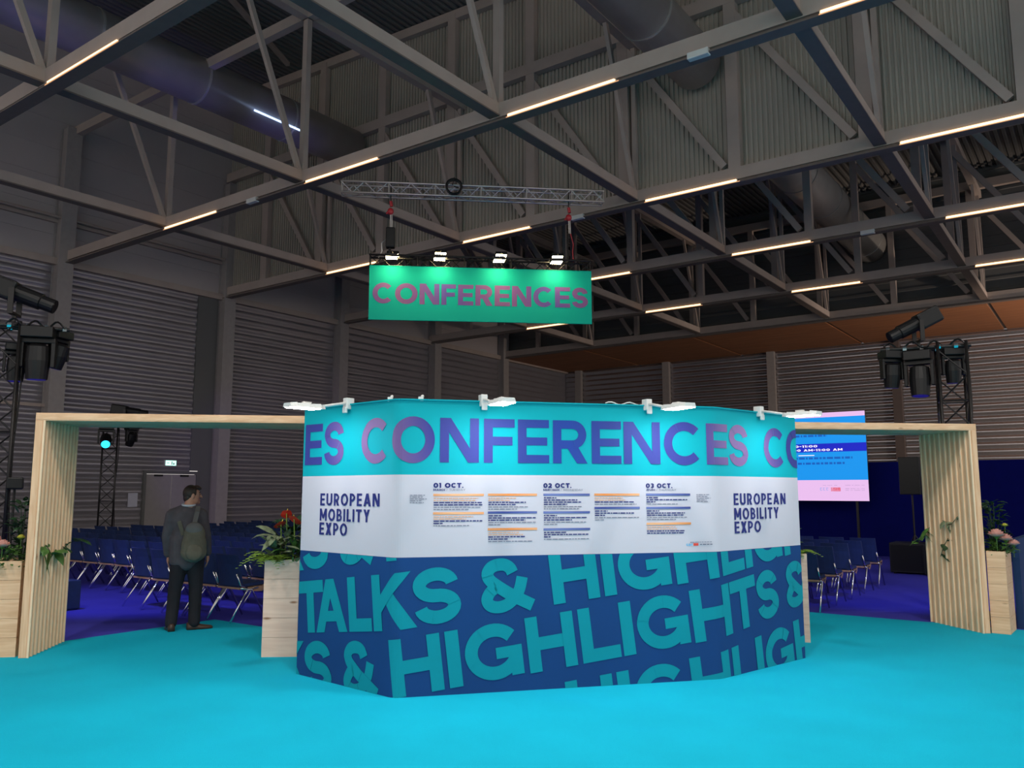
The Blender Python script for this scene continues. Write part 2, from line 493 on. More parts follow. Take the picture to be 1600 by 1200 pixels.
# timber soffit under the mezzanine, in bays with dark joints
mb = MB()
JOINTS = [27.1] + [21.9 - 6.16 * k for k in range(8)]
for a1, a0 in zip(JOINTS, JOINTS[1:]):
    mb.box(-a1 + .07, 36.6, 9.0, -a0 - .07, B_BACK - 0.02, 9.06)
mb.build('soffit_ceiling', M['soffit'], rz=BROT)['kind'] = 'structure'
MB().box(-27.1, 36.6, 9.061, 19, B_BACK, 9.2).build('soffit_deck', M['roof'], rz=BROT)['kind'] = 'structure'
# back wall columns
for k, a in enumerate([26.0, 20.17, 14.14, 8.08]):
    mb = MB().box(-a - 0.2, B_BACK - 0.3, 0, -a + 0.2, B_BACK - 0.05, 9.0)
    o = mb.build('column', M['column_brown' if k == 3 else 'column'], rz=BROT)
    tag(o, ['dark column in the far left corner of the back wall', 'grey column on the back wall behind the stand', 'grey column on the back wall right of the stand',
            'dark brown column on the back wall above the screen'][k], 'column', None, 'structure')

# ---- lamp beams (run along a), with their web and upper chord
PITCHES = [27.1 - 2.965 * k for k in range(0, 13)]
names_b = {2: 'nearest', 3: 'second', 4: 'third', 5: 'fourth', 6: 'fifth', 7: 'farthest'}
for k, b in enumerate(BEAM_B):
    root = thing('lamp_beam', 'long grey steel beam crossing the hall with a lamp tray, %s row' % names_b.get(k, 'overhead'), 'beam', rz=BROT, group='steel beams crossing the hall', kind='structure')
    a1 = 27.0 if k != 7 else 27.0
    a0 = -16.0
    mb = MB()
    mb.box(-a1, b - 0.11, 9.06, -a0, b + 0.11, 9.36)
    mb.build('lower_chord', M['steel'], root)
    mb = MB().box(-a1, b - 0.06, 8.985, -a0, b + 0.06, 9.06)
    mb.build('tray_groove', M['steel_shaded'], root)
    MB().box(-a1, b - 0.16, 8.955, -a0, b + 0.10, 8.985).build('lower_flange', M['steel_shaded'], root)
    if k < 4:
        MB().bar(L(a1, b, 13.45), L(a0, b, 13.45), 0.2, 0.28).build('upper_chord', M['steel'], root)
        if k in (2, 3):
            for a in TRUSS_A:
                mb = MB().bar(L(a, b, 9.3), L(a, b, 13.4), 0.14, 0.16)
                mb.build('post', M['steel'], root)
    else:
        top = 13.75
        zt = 16.3 if k == 4 else top
        MB().bar(L(a1, b, top), L(a0, b, top), 0.22, 0.34).build('upper_chord', M['steel'], root)
        if k == 4:
            MB().bar(L(27.0, b + 0.02, zr(27.0) - 0.05), L(a0, b + 0.02, zr(a0) - 0.05), 0.2, 0.3).build('eaves_member', M['steel'], root)
        for j, a in enumerate(PITCHES[1:11]):
            wide = 0.30 if k == 4 else 0.22
            MB().bar(L(a + 0.4, b, 9.35), L(a + 0.4, b, zr(a) if k == 4 else top), 0.2, wide, up=(1, 0, 0)).build('post', M['steel'], root)
            p = L(a + 0.4 + 0.05, b - 0.02, top - 0.25)
            q = L(a + 0.4 - 2.7, b - 0.02, 9.45)
            MB().bar(p, q, 0.12, 0.18).build('brace', M['steel'], root)
# ---- roof trusses (run along b)
for k, a in enumerate(TRUSS_A):
    root = thing('roof_truss', 'grey steel roof truss running away down the hall, %s from the left wall' % ORD[3 - k], 'truss', rz=BROT, group='roof trusses running down the hall', kind='structure')
    MB().bar(L(a, -13, 9.24), L(a, 36.6, 9.24), 0.20, 0.24).build('lower_chord', M['steel'], root)
    MB().bar(L(a, -13, 9.09), L(a, 36.6, 9.09), 0.26, 0.03).build('lower_flange', M['steel_shaded'], root)
    MB().bar(L(a, -13, 13.45), L(a, CLAD_B, 13.45), 0.24, 0.28).build('upper_chord', M['steel'], root)
    for b in BEAM_B[1:]:
        if b < 18:
            MB().bar(L(a, b - 1.9, 13.4), L(a, b - 0.12, 9.35), 0.10, 0.12).build('brace', M['steel'], root)
        else:
            MB().bar(L(a, b - 1.5, 13.4), L(a, b - 0.12, 9.35), 0.10, 0.12).build('brace', M['steel'], root)
            MB().bar(L(a, b, 9.3), L(a, b, 13.4), 0.10, 0.12).build('post', M['steel'], root)
    MB().bar(L(a, CLAD_B, 13.45), L(a, 36.6, 13.45), 0.24, 0.28).build('upper_chord', M['steel'], root)
# roof bracing under the deck
for k, (a0, b0, a1, b1) in enumerate([(19.5, 11.5, 22.6, 17.6), (9, 10, 15, 16)]):
    o = MB().bar(L(a0, b0, zr(a0) - 0.1), L(a1, b1, zr(a1) - 0.1), 0.14, 0.14).build('roof_brace', M['steel'], rz=BROT)
    tag(o, 'diagonal brace under the ribbed roof deck, %s from the left' % ORD[k], 'brace', None, 'structure')
# ---- ducts
def duct(name, a, z, r, b0, b1, label):
    root = thing(name, label, 'duct', rz=BROT)
    mb = MB().tube([L(a, b0, z), L(a, b1, z)], r, 32, cap=True)
    mb.build('duct_tube', M['duct'], root, smooth=True)
    bb = b0 + 1.5
    while bb < b1:
        MB().tube([L(a, bb - 0.03, z), L(a, bb + 0.03, z)], r + 0.02, 32).build('joint_ring', M['duct'], root)
        bb += 3.0
    return root
duct('ventilation_duct', 20.0, 13.15, 0.66, -13, 18.3, 'large round silver duct high on the left, lit blue underneath')
duct('ventilation_duct', 7.6, 12.2, 0.62, -13, 18.3, 'round silver duct at the top right, stopping at the ribbed gable')
duct('ventilation_duct', 7.6, 12.0, 0.70, CLAD_B + 0.1, 36.4, 'round duct in the dark roof space beyond the gable')

# ---- roof lamps
def roof_lamp_proto():
    root = thing('linear_lamp', 'x', 'lamp', rz=BROT)
    MB().box(0, -0.035, 0.0, 2.42, 0.03, 0.055).build('lamp_housing', M['white_plastic'], root)
    mb = MB().box(0.02, -0.058, 0.006, 2.40, -0.036, 0.054)
    mb.build('diffuser', M['roof_lamp'], root)
    MB().box(0.0, -0.084, -0.028, 2.5, -0.077, -0.012).build('lit_lip', M['flange_glow'], root)  # lit flange lip made as a glowing strip, not a second lamp
    return root
proto = None
bn = {2: 'nearest', 3: 'second', 4: 'third', 5: 'fourth', 6: 'fifth'}
for k, b in enumerate(BEAM_B[:-1]):
    j = 0
    for i in range(4, -4, -1):
        ae = 3.12 + 5.98 * i
        if ae > 26.5:
            continue
        seen = False
        if k >= 2:
            u0, v0 = px(W(ae, b, 9)); u1, v1 = px(W(ae - 2.4, b, 9))
            seen = max(u0, u1) > -20 and min(u0, u1) < 1620 and max(v0, v1) > -20 and W(ae, b).y > 1
        if proto is None:
            o = proto = roof_lamp_proto()
        else:
            o = copy_tree(proto)
        o.location = W(ae, b - 0.085, 8.992)
        if seen:
            j += 1
            tag(o, 'lit warm linear lamp under the %s crossing beam, %s from the left' % (bn[k], ORD[j - 1]), 'lamp', 'warm linear lamps under the roof beams')
        else:
            tag(o, 'warm linear lamp under a roof beam beyond the edge of the view', 'lamp', 'warm linear lamps under the roof beams')
# added fill lamps, out of view, that brighten the floor before the stand
for k, (x, y) in enumerate([(-4.6, 4.4), (0.2, 3.6), (5.2, 5.0), (0.8, -3.0)]):
    t = thing('added_fill_lamp', 'added round fill lamp hanging from the roof out of view', 'lamp', (x, y, 8.8), 0, 'added fill lamps out of view')
    MB().lathe([(.27, 0), (.27, .06), (.12, .22), (.06, .30)], 20).build('lamp_housing', M['white_plastic'], t)
    MB().lathe([(.25, -.004), (.25, -.002)], 20).build('diffuser', M['fill_lamp'], t)
    MB().tube([(0, 0, .3), (0, 0, 4.6)], .012, 6).build('suspension_rod', M['steel'], t)
# sensor boxes on the beams
for k, (u, b, a) in enumerate([(0, 3, 17.1), (0, 3, 5.1), (0, 4, 11.1), (0, 5, 5.1)]):
    bb = BEAM_B[b]
    o = MB().box(-0.19, -0.13, 0, 0.19, 0.0, 0.12).build('sensor_box', M['white_plastic'], loc=W(a, bb - 0.06, 8.93), rz=BROT, bevel=0.015)
    tag(o, ['small white box under the second beam left of the upper truss', 'small white box under the second beam at the top right', 'small white box under the third beam beside the right hoist',
            'small white box under the fourth beam at the right'][k], 'sensor box')

# ---- door, exit sign, notice
d = thing('door_1', 'grey double door in the left wall under the exit sign', 'door', rz=BROT, kind='structure')
for b0, b1 in ((15.72, 16.66), (16.69, 17.63)):
    MB().box(-27.08, b0, 0.01, -27.0, b1, 2.28).build('door_leaf', M['door'], d)
mb = MB().box(-27.12, 15.62, 0, -26.97, 15.71, 2.4)
mb.box(-27.12, 17.64, 0, -26.97, 17.73, 2.4).box(-27.12, 15.71, 2.29, -26.97, 17.64, 2.4)
mb.build('door_frame', M['sheet_dark'], d)
for b in (16.0, 17.0):
    MB().box(-27.0, b, 2.2, -26.93, b + 0.3, 2.27).build('door_closer', M['black'], d)
e = thing('exit_sign', 'small lit green and white exit sign above the double door', 'sign', W(A_WALL - 0.02, 16.62, 2.58), BROT)
MB().box(0.0, -0.22, 0, 0.07, 0.22, 0.2).build('sign_case', M['white_plastic'], e)
MB().box(0.071, -0.20, 0.015, 0.074, 0.20, 0.185).build('sign_face', M['exit_glow'], e)
mb = MB().box(0.0745, -0.16, 0.09, 0.076, -0.06, 0.115)
mb.box(0.0745, 0.02, 0.04, 0.076, 0.06, 0.16).box(0.0745, 0.08, 0.04, 0.076, 0.14, 0.11)
mb.build('sign_pictogram', M['white_plastic'], e)
o = MB().box(0.045, -0.17, 0, 0.06, 0.17, 0.47).build('notice_sheet', M['paper'], loc=W(A_WALL, 15.30, 1.16), rz=BROT)
tag(o, 'pale paper notice on the wall left of the double door', 'notice')

# ================================================================== LETTERING
def strip(pts, t, closed=False):
    """thick polyline with mitred corners -> list of quads"""
    n = len(pts)
    P = [Vector((x, y)) for x, y in pts]
    out = []
    for k in range(n):
        d0 = (P[k] - P[k - 1]) if (k > 0 or closed) else None
        d1 = (P[(k + 1) % n] - P[k]) if (k < n - 1 or closed) else None
        if d0 is None: d0 = d1
        if d1 is None: d1 = d0
        d0, d1 = d0.normalized(), d1.normalized()
        n0, n1 = Vector((-d0.y, d0.x)), Vector((-d1.y, d1.x))
        m = (n0 + n1)
        m = m / max(0.35, m.dot(n0))
        out.append((P[k] + m * t / 2, P[k] - m * t / 2))
    q = []
    for k in range(n if closed else n - 1):
        a, b = out[k], out[(k + 1) % n]
        q.append([tuple(a[1]), tuple(b[1]), tuple(b[0]), tuple(a[0])])
    return q
def arc(cx, cy, rx, ry, a0, a1, n=18):
    return [(cx + rx * math.cos(R(a0 + (a1 - a0) * k / n)), cy + ry * math.sin(R(a0 + (a1 - a0) * k / n))) for k in range(n + 1)]
def smooth(P, n=4):
    out = []
    for k in range(len(P) - 1):
        p0, p1, p2, p3 = P[max(0, k - 1)], P[k], P[k + 1], P[min(len(P) - 1, k + 2)]
        for i in range(n):
            u = i / n
            out.append(tuple(.5 * (2 * b + (c - a) * u + (2 * a - 5 * b + 4 * c - d) * u * u + (3 * b - a - 3 * c + d) * u ** 3) for a, b, c, d in zip(p0, p1, p2, p3)))
    return out + [P[-1]]
def rect(x0, y0, x1, y1):
    return [(x0, y0), (x1, y0), (x1, y1), (x0, y1)]
def bowl(x0, x1, y0, y1, t):
    ry = (y1 - y0 - t) / 2
    rx = min(ry * 1.05, (x1 - x0) * 0.6)
    cx, cy = x1 - t / 2 - rx, (y0 + y1) / 2
    return strip([(x0, y1 - t / 2)] + arc(cx, cy, rx, ry, 90, -90, 14) + [(x0, y0 + t / 2)], t)
def glyph(ch, w, t):
    h = t / 2
    if ch == 'O' or ch == '0': return strip(arc(w / 2, .5, w / 2 - h, .5 - h, 0, 360, 36)[:-1], t, True)
    if ch == 'C': return strip(arc(w * .53, .5, w * .53 - h, .5 - h, 43, 317, 30), t)
    if ch == 'G':
        return strip(arc(w * .51, .5, w * .51 - h, .5 - h, 38, 335, 32), t) + [rect(w * .54, .36, w, .36 + t * .85), rect(w - t, 0.03, w, .42)]
    if ch == 'N': return [rect(0, 0, t, 1), rect(w - t, 0, w, 1), [(0, 1), (w - t * 1.2, 0), (w, 0), (t * 1.2, 1)]]
    if ch == 'F': return [rect(0, 0, t, 1), rect(t, 1 - t * .95, w, 1), rect(t, .40, w * .93, .40 + t * .95)]
    if ch == 'E': return [rect(0, 0, t, 1), rect(t, 1 - t * .92, w, 1), rect(t, .5 - t * .45, w * .94, .5 + t * .45), rect(t, 0, w, t * .92)]
    if ch == 'L': return [rect(0, 0, t, 1), rect(t, 0, w, t)]
    if ch == 'I' or ch == '1' and w < .25: return [rect(0, 0, w, 1)]
    if ch == '1': return [rect(w - t, 0, w, 1), [(0, .8), (w - t, 1 - t * .8), (w - t, 1), (0, .93)]]
    if ch == 'H': return [rect(0, 0, t, 1), rect(w - t, 0, w, 1), rect(t, .5 - h, w - t, .5 + h)]
    if ch == 'T': return [rect(0, 1 - t, w, 1), rect(w / 2 - h, 0, w / 2 + h, 1 - t)]
    if ch == 'A':
        k = 1.1 * t
        return [[(0, 0), (k, 0), (w / 2 + k / 2, 1), (w / 2 - k / 2, 1)], [(w - k, 0), (w, 0), (w / 2 + k / 2, 1), (w / 2 - k / 2, 1)], rect(w * .2, .2, w * .8, .2 + t * .85)]
    if ch == 'K': return [rect(0, 0, t, 1), [(t * .9, .30), (w - .02, 1), (w - t * 1.3, 1), (t * .9, .30 + t * 1.35)], [(w - t * 1.3, 0), (w, 0), (w * .56, .70), (w * .36, .52)]]
    if ch == 'R': return [rect(0, 0, t, 1)] + bowl(t * .5, w * .97, .34, 1, t * .95) + [[(w - t * 1.25, 0), (w, 0), (w * .70, .42), (w * .38, .40)]]
    if ch == 'P': return [rect(0, 0, t, 1)] + bowl(t * .5, w, .34, 1, t * .95)
    if ch == 'B': return [rect(0, 0, t, 1)] + bowl(t * .5, w * .93, .5 - h * .9, 1, t * .9) + bowl(t * .5, w, 0, .5 + h * .9, t * .9)
    if ch == 'D': return [rect(0, 0, t, 1)] + bowl(t * .5, w, 0, 1, t)
    if ch == 'U':
        r = w / 2 - h
        return strip([(h, 1)] + arc(w / 2, r + h, r, r, 180, 360, 14) + [(w - h, 1)], t)
    if ch == 'J':
        r = w / 2 - h
        return strip(arc(w / 2, r + h, r, r, 200, 360, 14) + [(w - h, 1)], t)
    if ch == 'M': return [rect(0, 0, t, 1), rect(w - t, 0, w, 1), [(0, 1), (w / 2 - t * .5, .2), (w / 2 + t * .5, .2), (t * 1.1, 1)], [(w, 1), (w / 2 + t * .5, .2), (w / 2 - t * .5, .2), (w - t * 1.1, 1)]]
    if ch == 'W':
        k = t * 1.05
        return [[(0, 1), (k, 1), (w * .27 + k / 2, 0), (w * .27 - k / 2, 0)], [(w / 2 - k / 2, 1), (w / 2 + k / 2, 1), (w * .27 + k / 2, 0), (w * .27 - k / 2, 0)],
                [(w / 2 - k / 2, 1), (w / 2 + k / 2, 1), (w * .73 + k / 2, 0), (w * .73 - k / 2, 0)], [(w - k, 1), (w, 1), (w * .73 + k / 2, 0), (w * .73 - k / 2, 0)]]
    if ch == 'V': return [[(0, 1), (t * 1.1, 1), (w / 2 + h, 0), (w / 2 - h, 0)], [(w, 1), (w - t * 1.1, 1), (w / 2 - h, 0), (w / 2 + h, 0)]]
    if ch == 'X': return [[(0, 0), (t * 1.25, 0), (w, 1), (w - t * 1.25, 1)], [(w - t * 1.25, 0), (w, 0), (t * 1.25, 1), (0, 1)]]
    if ch == 'Y': return [rect(w / 2 - h, 0, w / 2 + h, .5), [(0, 1), (t * 1.2, 1), (w / 2 + h, .46), (w / 2 - h, .40)], [(w, 1), (w - t * 1.2, 1), (w / 2 - h, .46), (w / 2 + h, .40)]]
    if ch == 'S':
        ry = (1 - t) / 4
        rx = w / 2 - h
        return strip(arc(w / 2, 1 - h - ry, rx * .97, ry, 3, 270, 20)[:-1] + arc(w / 2, h + ry, rx, ry, 90, -176, 20), t)
    if ch == '3':
        ry = (1 - t) / 4
        rx = w / 2 - h
        return strip(arc(w / 2, 1 - h - ry, rx, ry, 150, -90, 16)[:-1] + arc(w / 2, h + ry, rx, ry, 90, -150, 16), t)
    if ch == '2':
        ry = .26
        rx = w / 2 - h
        return strip(arc(w / 2, 1 - h - ry, rx, ry, 165, -30, 14) + [(h, t * .6)], t) + [rect(0, 0, w, t)]
    if ch == '&':
        q = [(.635, .70), (.60, .79), (.52, .86), (.40, 1 - h), (.27, .85), (.195, .755), (.21, .645), (.32, .52), (.58, .30), (.93, .06)]
        s = [(.34, .50), (.21, .41), (.14, .30), (.155, .20), (.24, .135), (.37, h), (.51, .155), (.63, .25), (.73, .39), (.80, .60)]
        return strip(smooth([(x * w, y) for x, y in q]), t * .95) + strip(smooth([(x * w, y) for x, y in s]), t * .92)
    if ch == '/': return [[(0, 0), (t, 0), (w, 1), (w - t, 1)]]
    if ch == '.': return [rect(0, 0, w, w)]
    if ch == '-': return [rect(0, .42, w, .42 + t)]
    if ch == ':': return [rect(0, .1, w, .1 + w), rect(0, .6, w, .6 + w)]
    return []
WID = dict(I=.24, M=1.0, W=1.3, O=.95, C=.86, G=.95, E=.66, F=.62, L=.58, T=.74, S=.70, N=.84, A=.92, H=.82, U=.80, D=.82, R=.74, P=.70, B=.72, K=.80, X=.8, Y=.82, J=.55, V=.85)
WID.update({'0': .8, '1': .38, '2': .68, '3': .70, '.': .22, '/': .45, ' ': .38, '-': .4, ':': .2, '&': .9})
def text_polys(txt, x, y, h, t=.2, width=None, track=.12, kx=1.0):
    """a line of capitals with its baseline at y; returns polygons in the same 2-D space"""
    tot = sum(WID[c] * kx + track for c in txt) - track
    k = h if width is None else width / tot
    out = []
    cx = x
    for c in txt:
        w = WID[c] * kx
        for p in glyph(c, w, t):
            out.append([(cx + px_ * k, y + py_ * h) for px_, py_ in p])
        cx += (w + track) * k
    return out
def flat_bm(polys):
    bm = bmesh.new()
    for k, p in enumerate(polys):
        vs = [bm.verts.new((x, y, .0003 * (k % 9))) for x, y in p]
        try:
            bm.faces.new(vs)
        except ValueError:
            pass
    return bm

# ================================================================== THE PRINTED STAND
E1, CA, CB, E2 = Vector((-2.02, 7.988)), Vector((-0.989, 7.077)), Vector((1.907, 7.777)), Vector((3.010, 8.728))
LAB = (CB - CA).length
def fillet(P, prev, nxt, r, n=6):
    d0, d1 = (prev - P).normalized(), (nxt - P).normalized()
    a, b = P + d0 * r, P + d1 * r
    return [((1 - u) ** 2) * a + 2 * u * (1 - u) * P + u * u * b for u in [k / n for k in range(n + 1)]]
PATH = [E1] + fillet(CA, E1, CB, 0.07) + fillet(CB, CA, E2, 0.07) + [E2]
SS = [0.0]
for p, q in zip(PATH, PATH[1:]):
    SS.append(SS[-1] + (q - p).length)
s_zero = SS[4]                       # middle of the fillet at the left front corner
SS = [s - s_zero for s in SS]
SL, SR = SS[0], SS[-1]
# scale so that the main face keeps its measured length
def NRM(k):
    a = PATH[max(0, k - 1)]
    b = PATH[min(len(PATH) - 1, k + 1)]
    d = (b - a).normalized()
    return Vector((d.y, -d.x))
NS = [NRM(k) for k in range(len(PATH))]
def on_stand(s, z, off):
    k = 0
    while k < len(SS) - 2 and s > SS[k + 1]:
        k += 1
    u = (s - SS[k]) / (SS[k + 1] - SS[k])
    p = PATH[k].lerp(PATH[k + 1], u)
    n = NS[k].lerp(NS[k + 1], u).normalized()
    if len(SS) - 2 > k > 0 or True:
        p = p + n * off
    return (p.x, p.y, z)
def wrap(name, polys, z0, z1, material, parent, off=0.003, s0=None, s1=None):
    bm = flat_bm(polys)
    def cut(co, no, outer=True):
        bmesh.ops.bisect_plane(bm, geom=bm.verts[:] + bm.edges[:] + bm.faces[:], plane_co=co, plane_no=no, clear_outer=outer)
    cut((0, z1, 0), (0, 1, 0)); cut((0, z0, 0), (0, -1, 0))
    cut(((SR - .002) if s1 is None else s1, 0, 0), (1, 0, 0)); cut(((SL + .002) if s0 is None else s0, 0, 0), (-1, 0, 0))
    for s in SS[1:-1]:
        cut((s, 0, 0), (1, 0, 0), False)
    for v in bm.verts:
        v.co = on_stand(v.co.x, v.co.y, off + v.co.z)
    bmesh.ops.triangulate(bm, faces=bm.faces[:])
    me = bpy.data.meshes.new(name)
    bm.to_mesh(me)
    bm.free()
    me.materials.append(material)
    o = bpy.data.objects.new(name, me)
    COL.objects.link(o)
    o.parent = parent
    return o
ZT, Z2, Z1 = 2.49, 1.838, 1.14
stand = thing('printed_stand', 'large angular information stand wrapped in teal, white and navy printed fabric', 'exhibition stand')
BK = [E2, Vector((2.1, 9.75)), Vector((-1.25, 9.25)), E1]
poly = [tuple(p) for p in PATH] + [tuple(p) for p in BK[1:3]]
mb = MB()
cen = Vector((.5, 8.55))
mb.prism([tuple(cen + (Vector(p) - cen) * .965) for p in poly], 0.02, ZT - 0.01)
core = mb.build('booth_core', M['black'], stand)
def band(name, z0, z1, m):
    mb = MB()
    for k in range(len(PATH) - 1):
        a, b = PATH[k], PATH[k + 1]
        mb.quad((a.x, a.y, z0), (b.x, b.y, z0), (b.x, b.y, z1), (a.x, a.y, z1))
    for k in range(3):
        a, b = BK[k], BK[k + 1]
        mb.quad((a.x, a.y, z0), (b.x, b.y, z0), (b.x, b.y, z1), (a.x, a.y, z1))
    o = mb.build(name, m, stand)
    return o
hb = tag(band('headline_panel', Z2, ZT, M['head_print']), 'teal headline panel round the top')
wb = tag(band('programme_panel', Z1, Z2, M['white_print']), 'white programme panel round the middle')
lb = tag(band('lower_panel', 0.0, Z1, M['navy_print']), 'navy panel round the bottom with slanted lettering')
mb = MB()
for k in range(len(PATH) - 1):
    mb.bar((*PATH[k], ZT - .003), (*PATH[k + 1], ZT - .003), .03, .012)
mb.build('top_rail', M['head_print'], stand)
# headline letters, each at its measured place
HL = [('E', -1.340, -1.063), ('S', -1.030, -.735), ('C', -.475, -.100), ('O', -.055, .322), ('N', .367, .712), ('F', .757, 1.035), ('E', 1.065, 1.354), ('R', 1.390, 1.716),
      ('E', 1.757, 2.042), ('N', 2.067, 2.426), ('C', 2.464, 2.852), ('E', 2.895, 3.185), ('S', 3.21, 3.525), ('C', 3.810, 4.195), ('O', 4.225, 4.60)]
HZ0, HH = 1.945, .388
polys = []
for c, s0, s1 in HL:
    z0, h = (HZ0 - .008, HH + .016) if c in 'SCO' else (HZ0, HH)
    for p in glyph(c, (s1 - s0) / h, .205):
        polys.append([(s0 + x * h, z0 + y * h) for x, y in p])
wrap('headline_lettering', polys, Z2, ZT, M['head_ink'], hb)
# slanted lines of the lower panel
TH = math.atan(.122)
def slant(x, y, s_base):
    """text frame -> stand surface; s_base is the height of the baseline at s = 0"""
    return (x * math.cos(TH) - y * math.sin(TH), s_base + x * math.sin(TH) + y * math.cos(TH))
SEQ = [('T', -2.76, .41), ('A', -2.475, .46), ('L', -1.985, .315), ('K', -1.645, .44), ('S', -1.215, .40), ('&', -.655, .50),
       ('H', 0, .435), ('I', .48, .115), ('G', .635, .50), ('H', 1.185, .435), ('L', 1.67, .36), ('I', 2.055, .115), ('G', 2.21, .50), ('H', 2.75, .45), ('T', 3.21, .42), ('S', 3.645, .37), ('&', 4.15, .50)]
polys = []
CH = .468
for base, x0 in ((1.115, -.10), (.54, 1.40), (-.005, 0.0), (-.60, 1.55)):
    for rep in (0, 1):
        for c, dx, w in SEQ:
            if c == '&' and dx > 4 and rep == 0 and False:
                continue
            xx = x0 + dx - 7.55 * rep
            if c == '&' and dx > 4 and rep == 1:
                continue
            if xx > 5 or xx + w < -2.2:
                continue
            for p in glyph(c, w / CH, .235):
                polys.append([slant(xx + x * CH, y * CH, base) for x, y in p])
wrap('slanted_lettering', polys, 0.0, Z1 - .002, M['teal_print'], lb)
# event name on both wings
def event_name(s, k):
    p = []
    for txt, z, w in (('EUROPEAN', 1.565, .865 * k), ('MOBILITY', 1.425, .735 * k), ('EXPO', 1.297, .42 * k)):
        p += text_polys(txt, s, z, .112, t=.19, width=w, track=.16, kx=.78)
    return p
wrap('event_name_lettering', event_name(-1.072, 1.0), Z1, Z2, M['ink'], wb)
wrap('event_name_lettering', event_name(3.258, 1.06), Z1, Z2, M['ink'], wb)
# programme: dates, bars and small print
polys_d, polys_n, polys_t, polys_o, polys_g, bars_n, bars_o = [], [], [], [], [], [], []
for s, dt, a, b, w in ((.314, '01 OCT.', 'MARDI', '/ TUESDAY', .28), (1.298, '02 OCT.', 'MERCREDI', '/ WEDNESDAY', .37), (2.275, '03 OCT.', 'JEUDI', '/ THURSDAY', .30)):
    polys_d += text_polys(dt, s, 1.726, .043, t=.27, width=.262, track=.10)
    na = sum(WID[c] + .14 for c in a); nb = sum(WID[c] + .14 for c in b)
    wa = w * na / (na + nb + .3)
    polys_d += text_polys(a, s, 1.700, .018, t=.20, width=wa, track=.14)
    polys_g += text_polys(b, s + wa + .012, 1.700, .018, t=.12, width=w - wa - .012, track=.14)
rnd = random.Random(4)
def line(s, z, w, out, h=.0085):
    x = s
    while x < s + w - .004:
        k = min(rnd.uniform(.012, .05), s + w - x)
        out.append(rect(x, z, x + k, z + h))
        x += k + .007
def block(s, z, w, bar, lines):
    (bars_n if bar == 'n' else bars_o).append(rect(s, z, s + w, z + .020))
    y = z - .022
    for kind, f in lines:
        line(s + .004, y, w * f, {'n': polys_n, 'g': polys_g, 'o': polys_o}[kind], .0095 if kind == 'n' else .0070)
        y -= .0192
block(.314, 1.655, .445, 'o', [('o', .88), ('o', .82), ('n', .95), ('n', .97), ('g', .92), ('g', .70)])
block(.314, 1.498, .445, 'o', [('o', .78), ('o', .64), ('n', .96), ('n', .2), ('g', .70)])
block(.795, 1.656, .445, 'o', [('o', .56), ('o', .46), ('n', .78), ('n', .55), ('g', .80), ('g', .58)])
block(.795, 1.502, .445, 'n', [('n', .27), ('n', .96), ('n', .75), ('g', .96), ('g', .24)])
block(.795, 1.358, .445, 'o', [('o', .62), ('o', .70), ('n', .74), ('n', .4), ('g', .9)])
block(1.298, 1.656, .435, 'n', [('n', .27), ('n', .72), ('n', .80), ('n', .5), ('g', .82), ('g', .75)])
block(1.298, 1.500, .435, 'n', [('n', .28), ('n', .94), ('n', .6), ('g', .9), ('g', .3)])
block(1.298, 1.352, .435, 'n', [('n', .48), ('n', .95), ('n', .14), ('g', .96)])
block(1.775, 1.656, .437, 'o', [('o', .62), ('o', .67), ('n', .88), ('g', .92)])
block(1.775, 1.537, .437, 'n', [('n', .28), ('n', .86), ('n', .22), ('g', .97), ('g', .2)])
block(2.275, 1.656, .440, 'n', [('n', .28), ('n', .92), ('n', .2), ('g', .70)])
block(2.275, 1.535, .440, 'n', [('n', .28), ('n', .86), ('n', .84), ('g', .90), ('g', .65)])
block(2.275, 1.392, .440, 'o', [('o', .64), ('o', .67), ('n', .85), ('n', .83)])
for k, w in enumerate((.13, .11, .145, .10, .12)):
    line(.112, 1.660 - k * .016, w, polys_g, .006)
    line(2.778, 1.662 - k * .016, w, polys_g, .006)
line(2.70, 1.228, .22, polys_g, .005)
line(2.80, 1.205, .125, polys_g, .009)
wrap('date_lettering', polys_d, Z1, Z2, M['ink'], wb)
wrap('navy_small_print', polys_n, Z1, Z2, M['ink'], wb)
wrap('grey_small_print', polys_g, Z1, Z2, M['ink_grey'], wb)
wrap('orange_small_print', polys_o, Z1, Z2, M['ink_orange'], wb)
wrap('navy_bars', bars_n, Z1, Z2, M['bar_navy'], wb)
wrap('orange_bars', bars_o, Z1, Z2, M['bar_orange'], wb)
wrap('red_logo', [rect(2.735, 1.198, 2.785, 1.222)], Z1, Z2, M['logo_red'], wb)
wrap('blue_logo', strip(arc(2.672, 1.208, .007, .008, 30, 330, 8), .006) + strip(arc(2.695, 1.208, .007, .008, 0, 360, 8)[:-1], .006, True) + [rect(2.709, 1.2, 2.714, 1.215), rect(2.718, 1.2, 2.723, 1.222)], Z1, Z2, M['logo_blue'], wb)

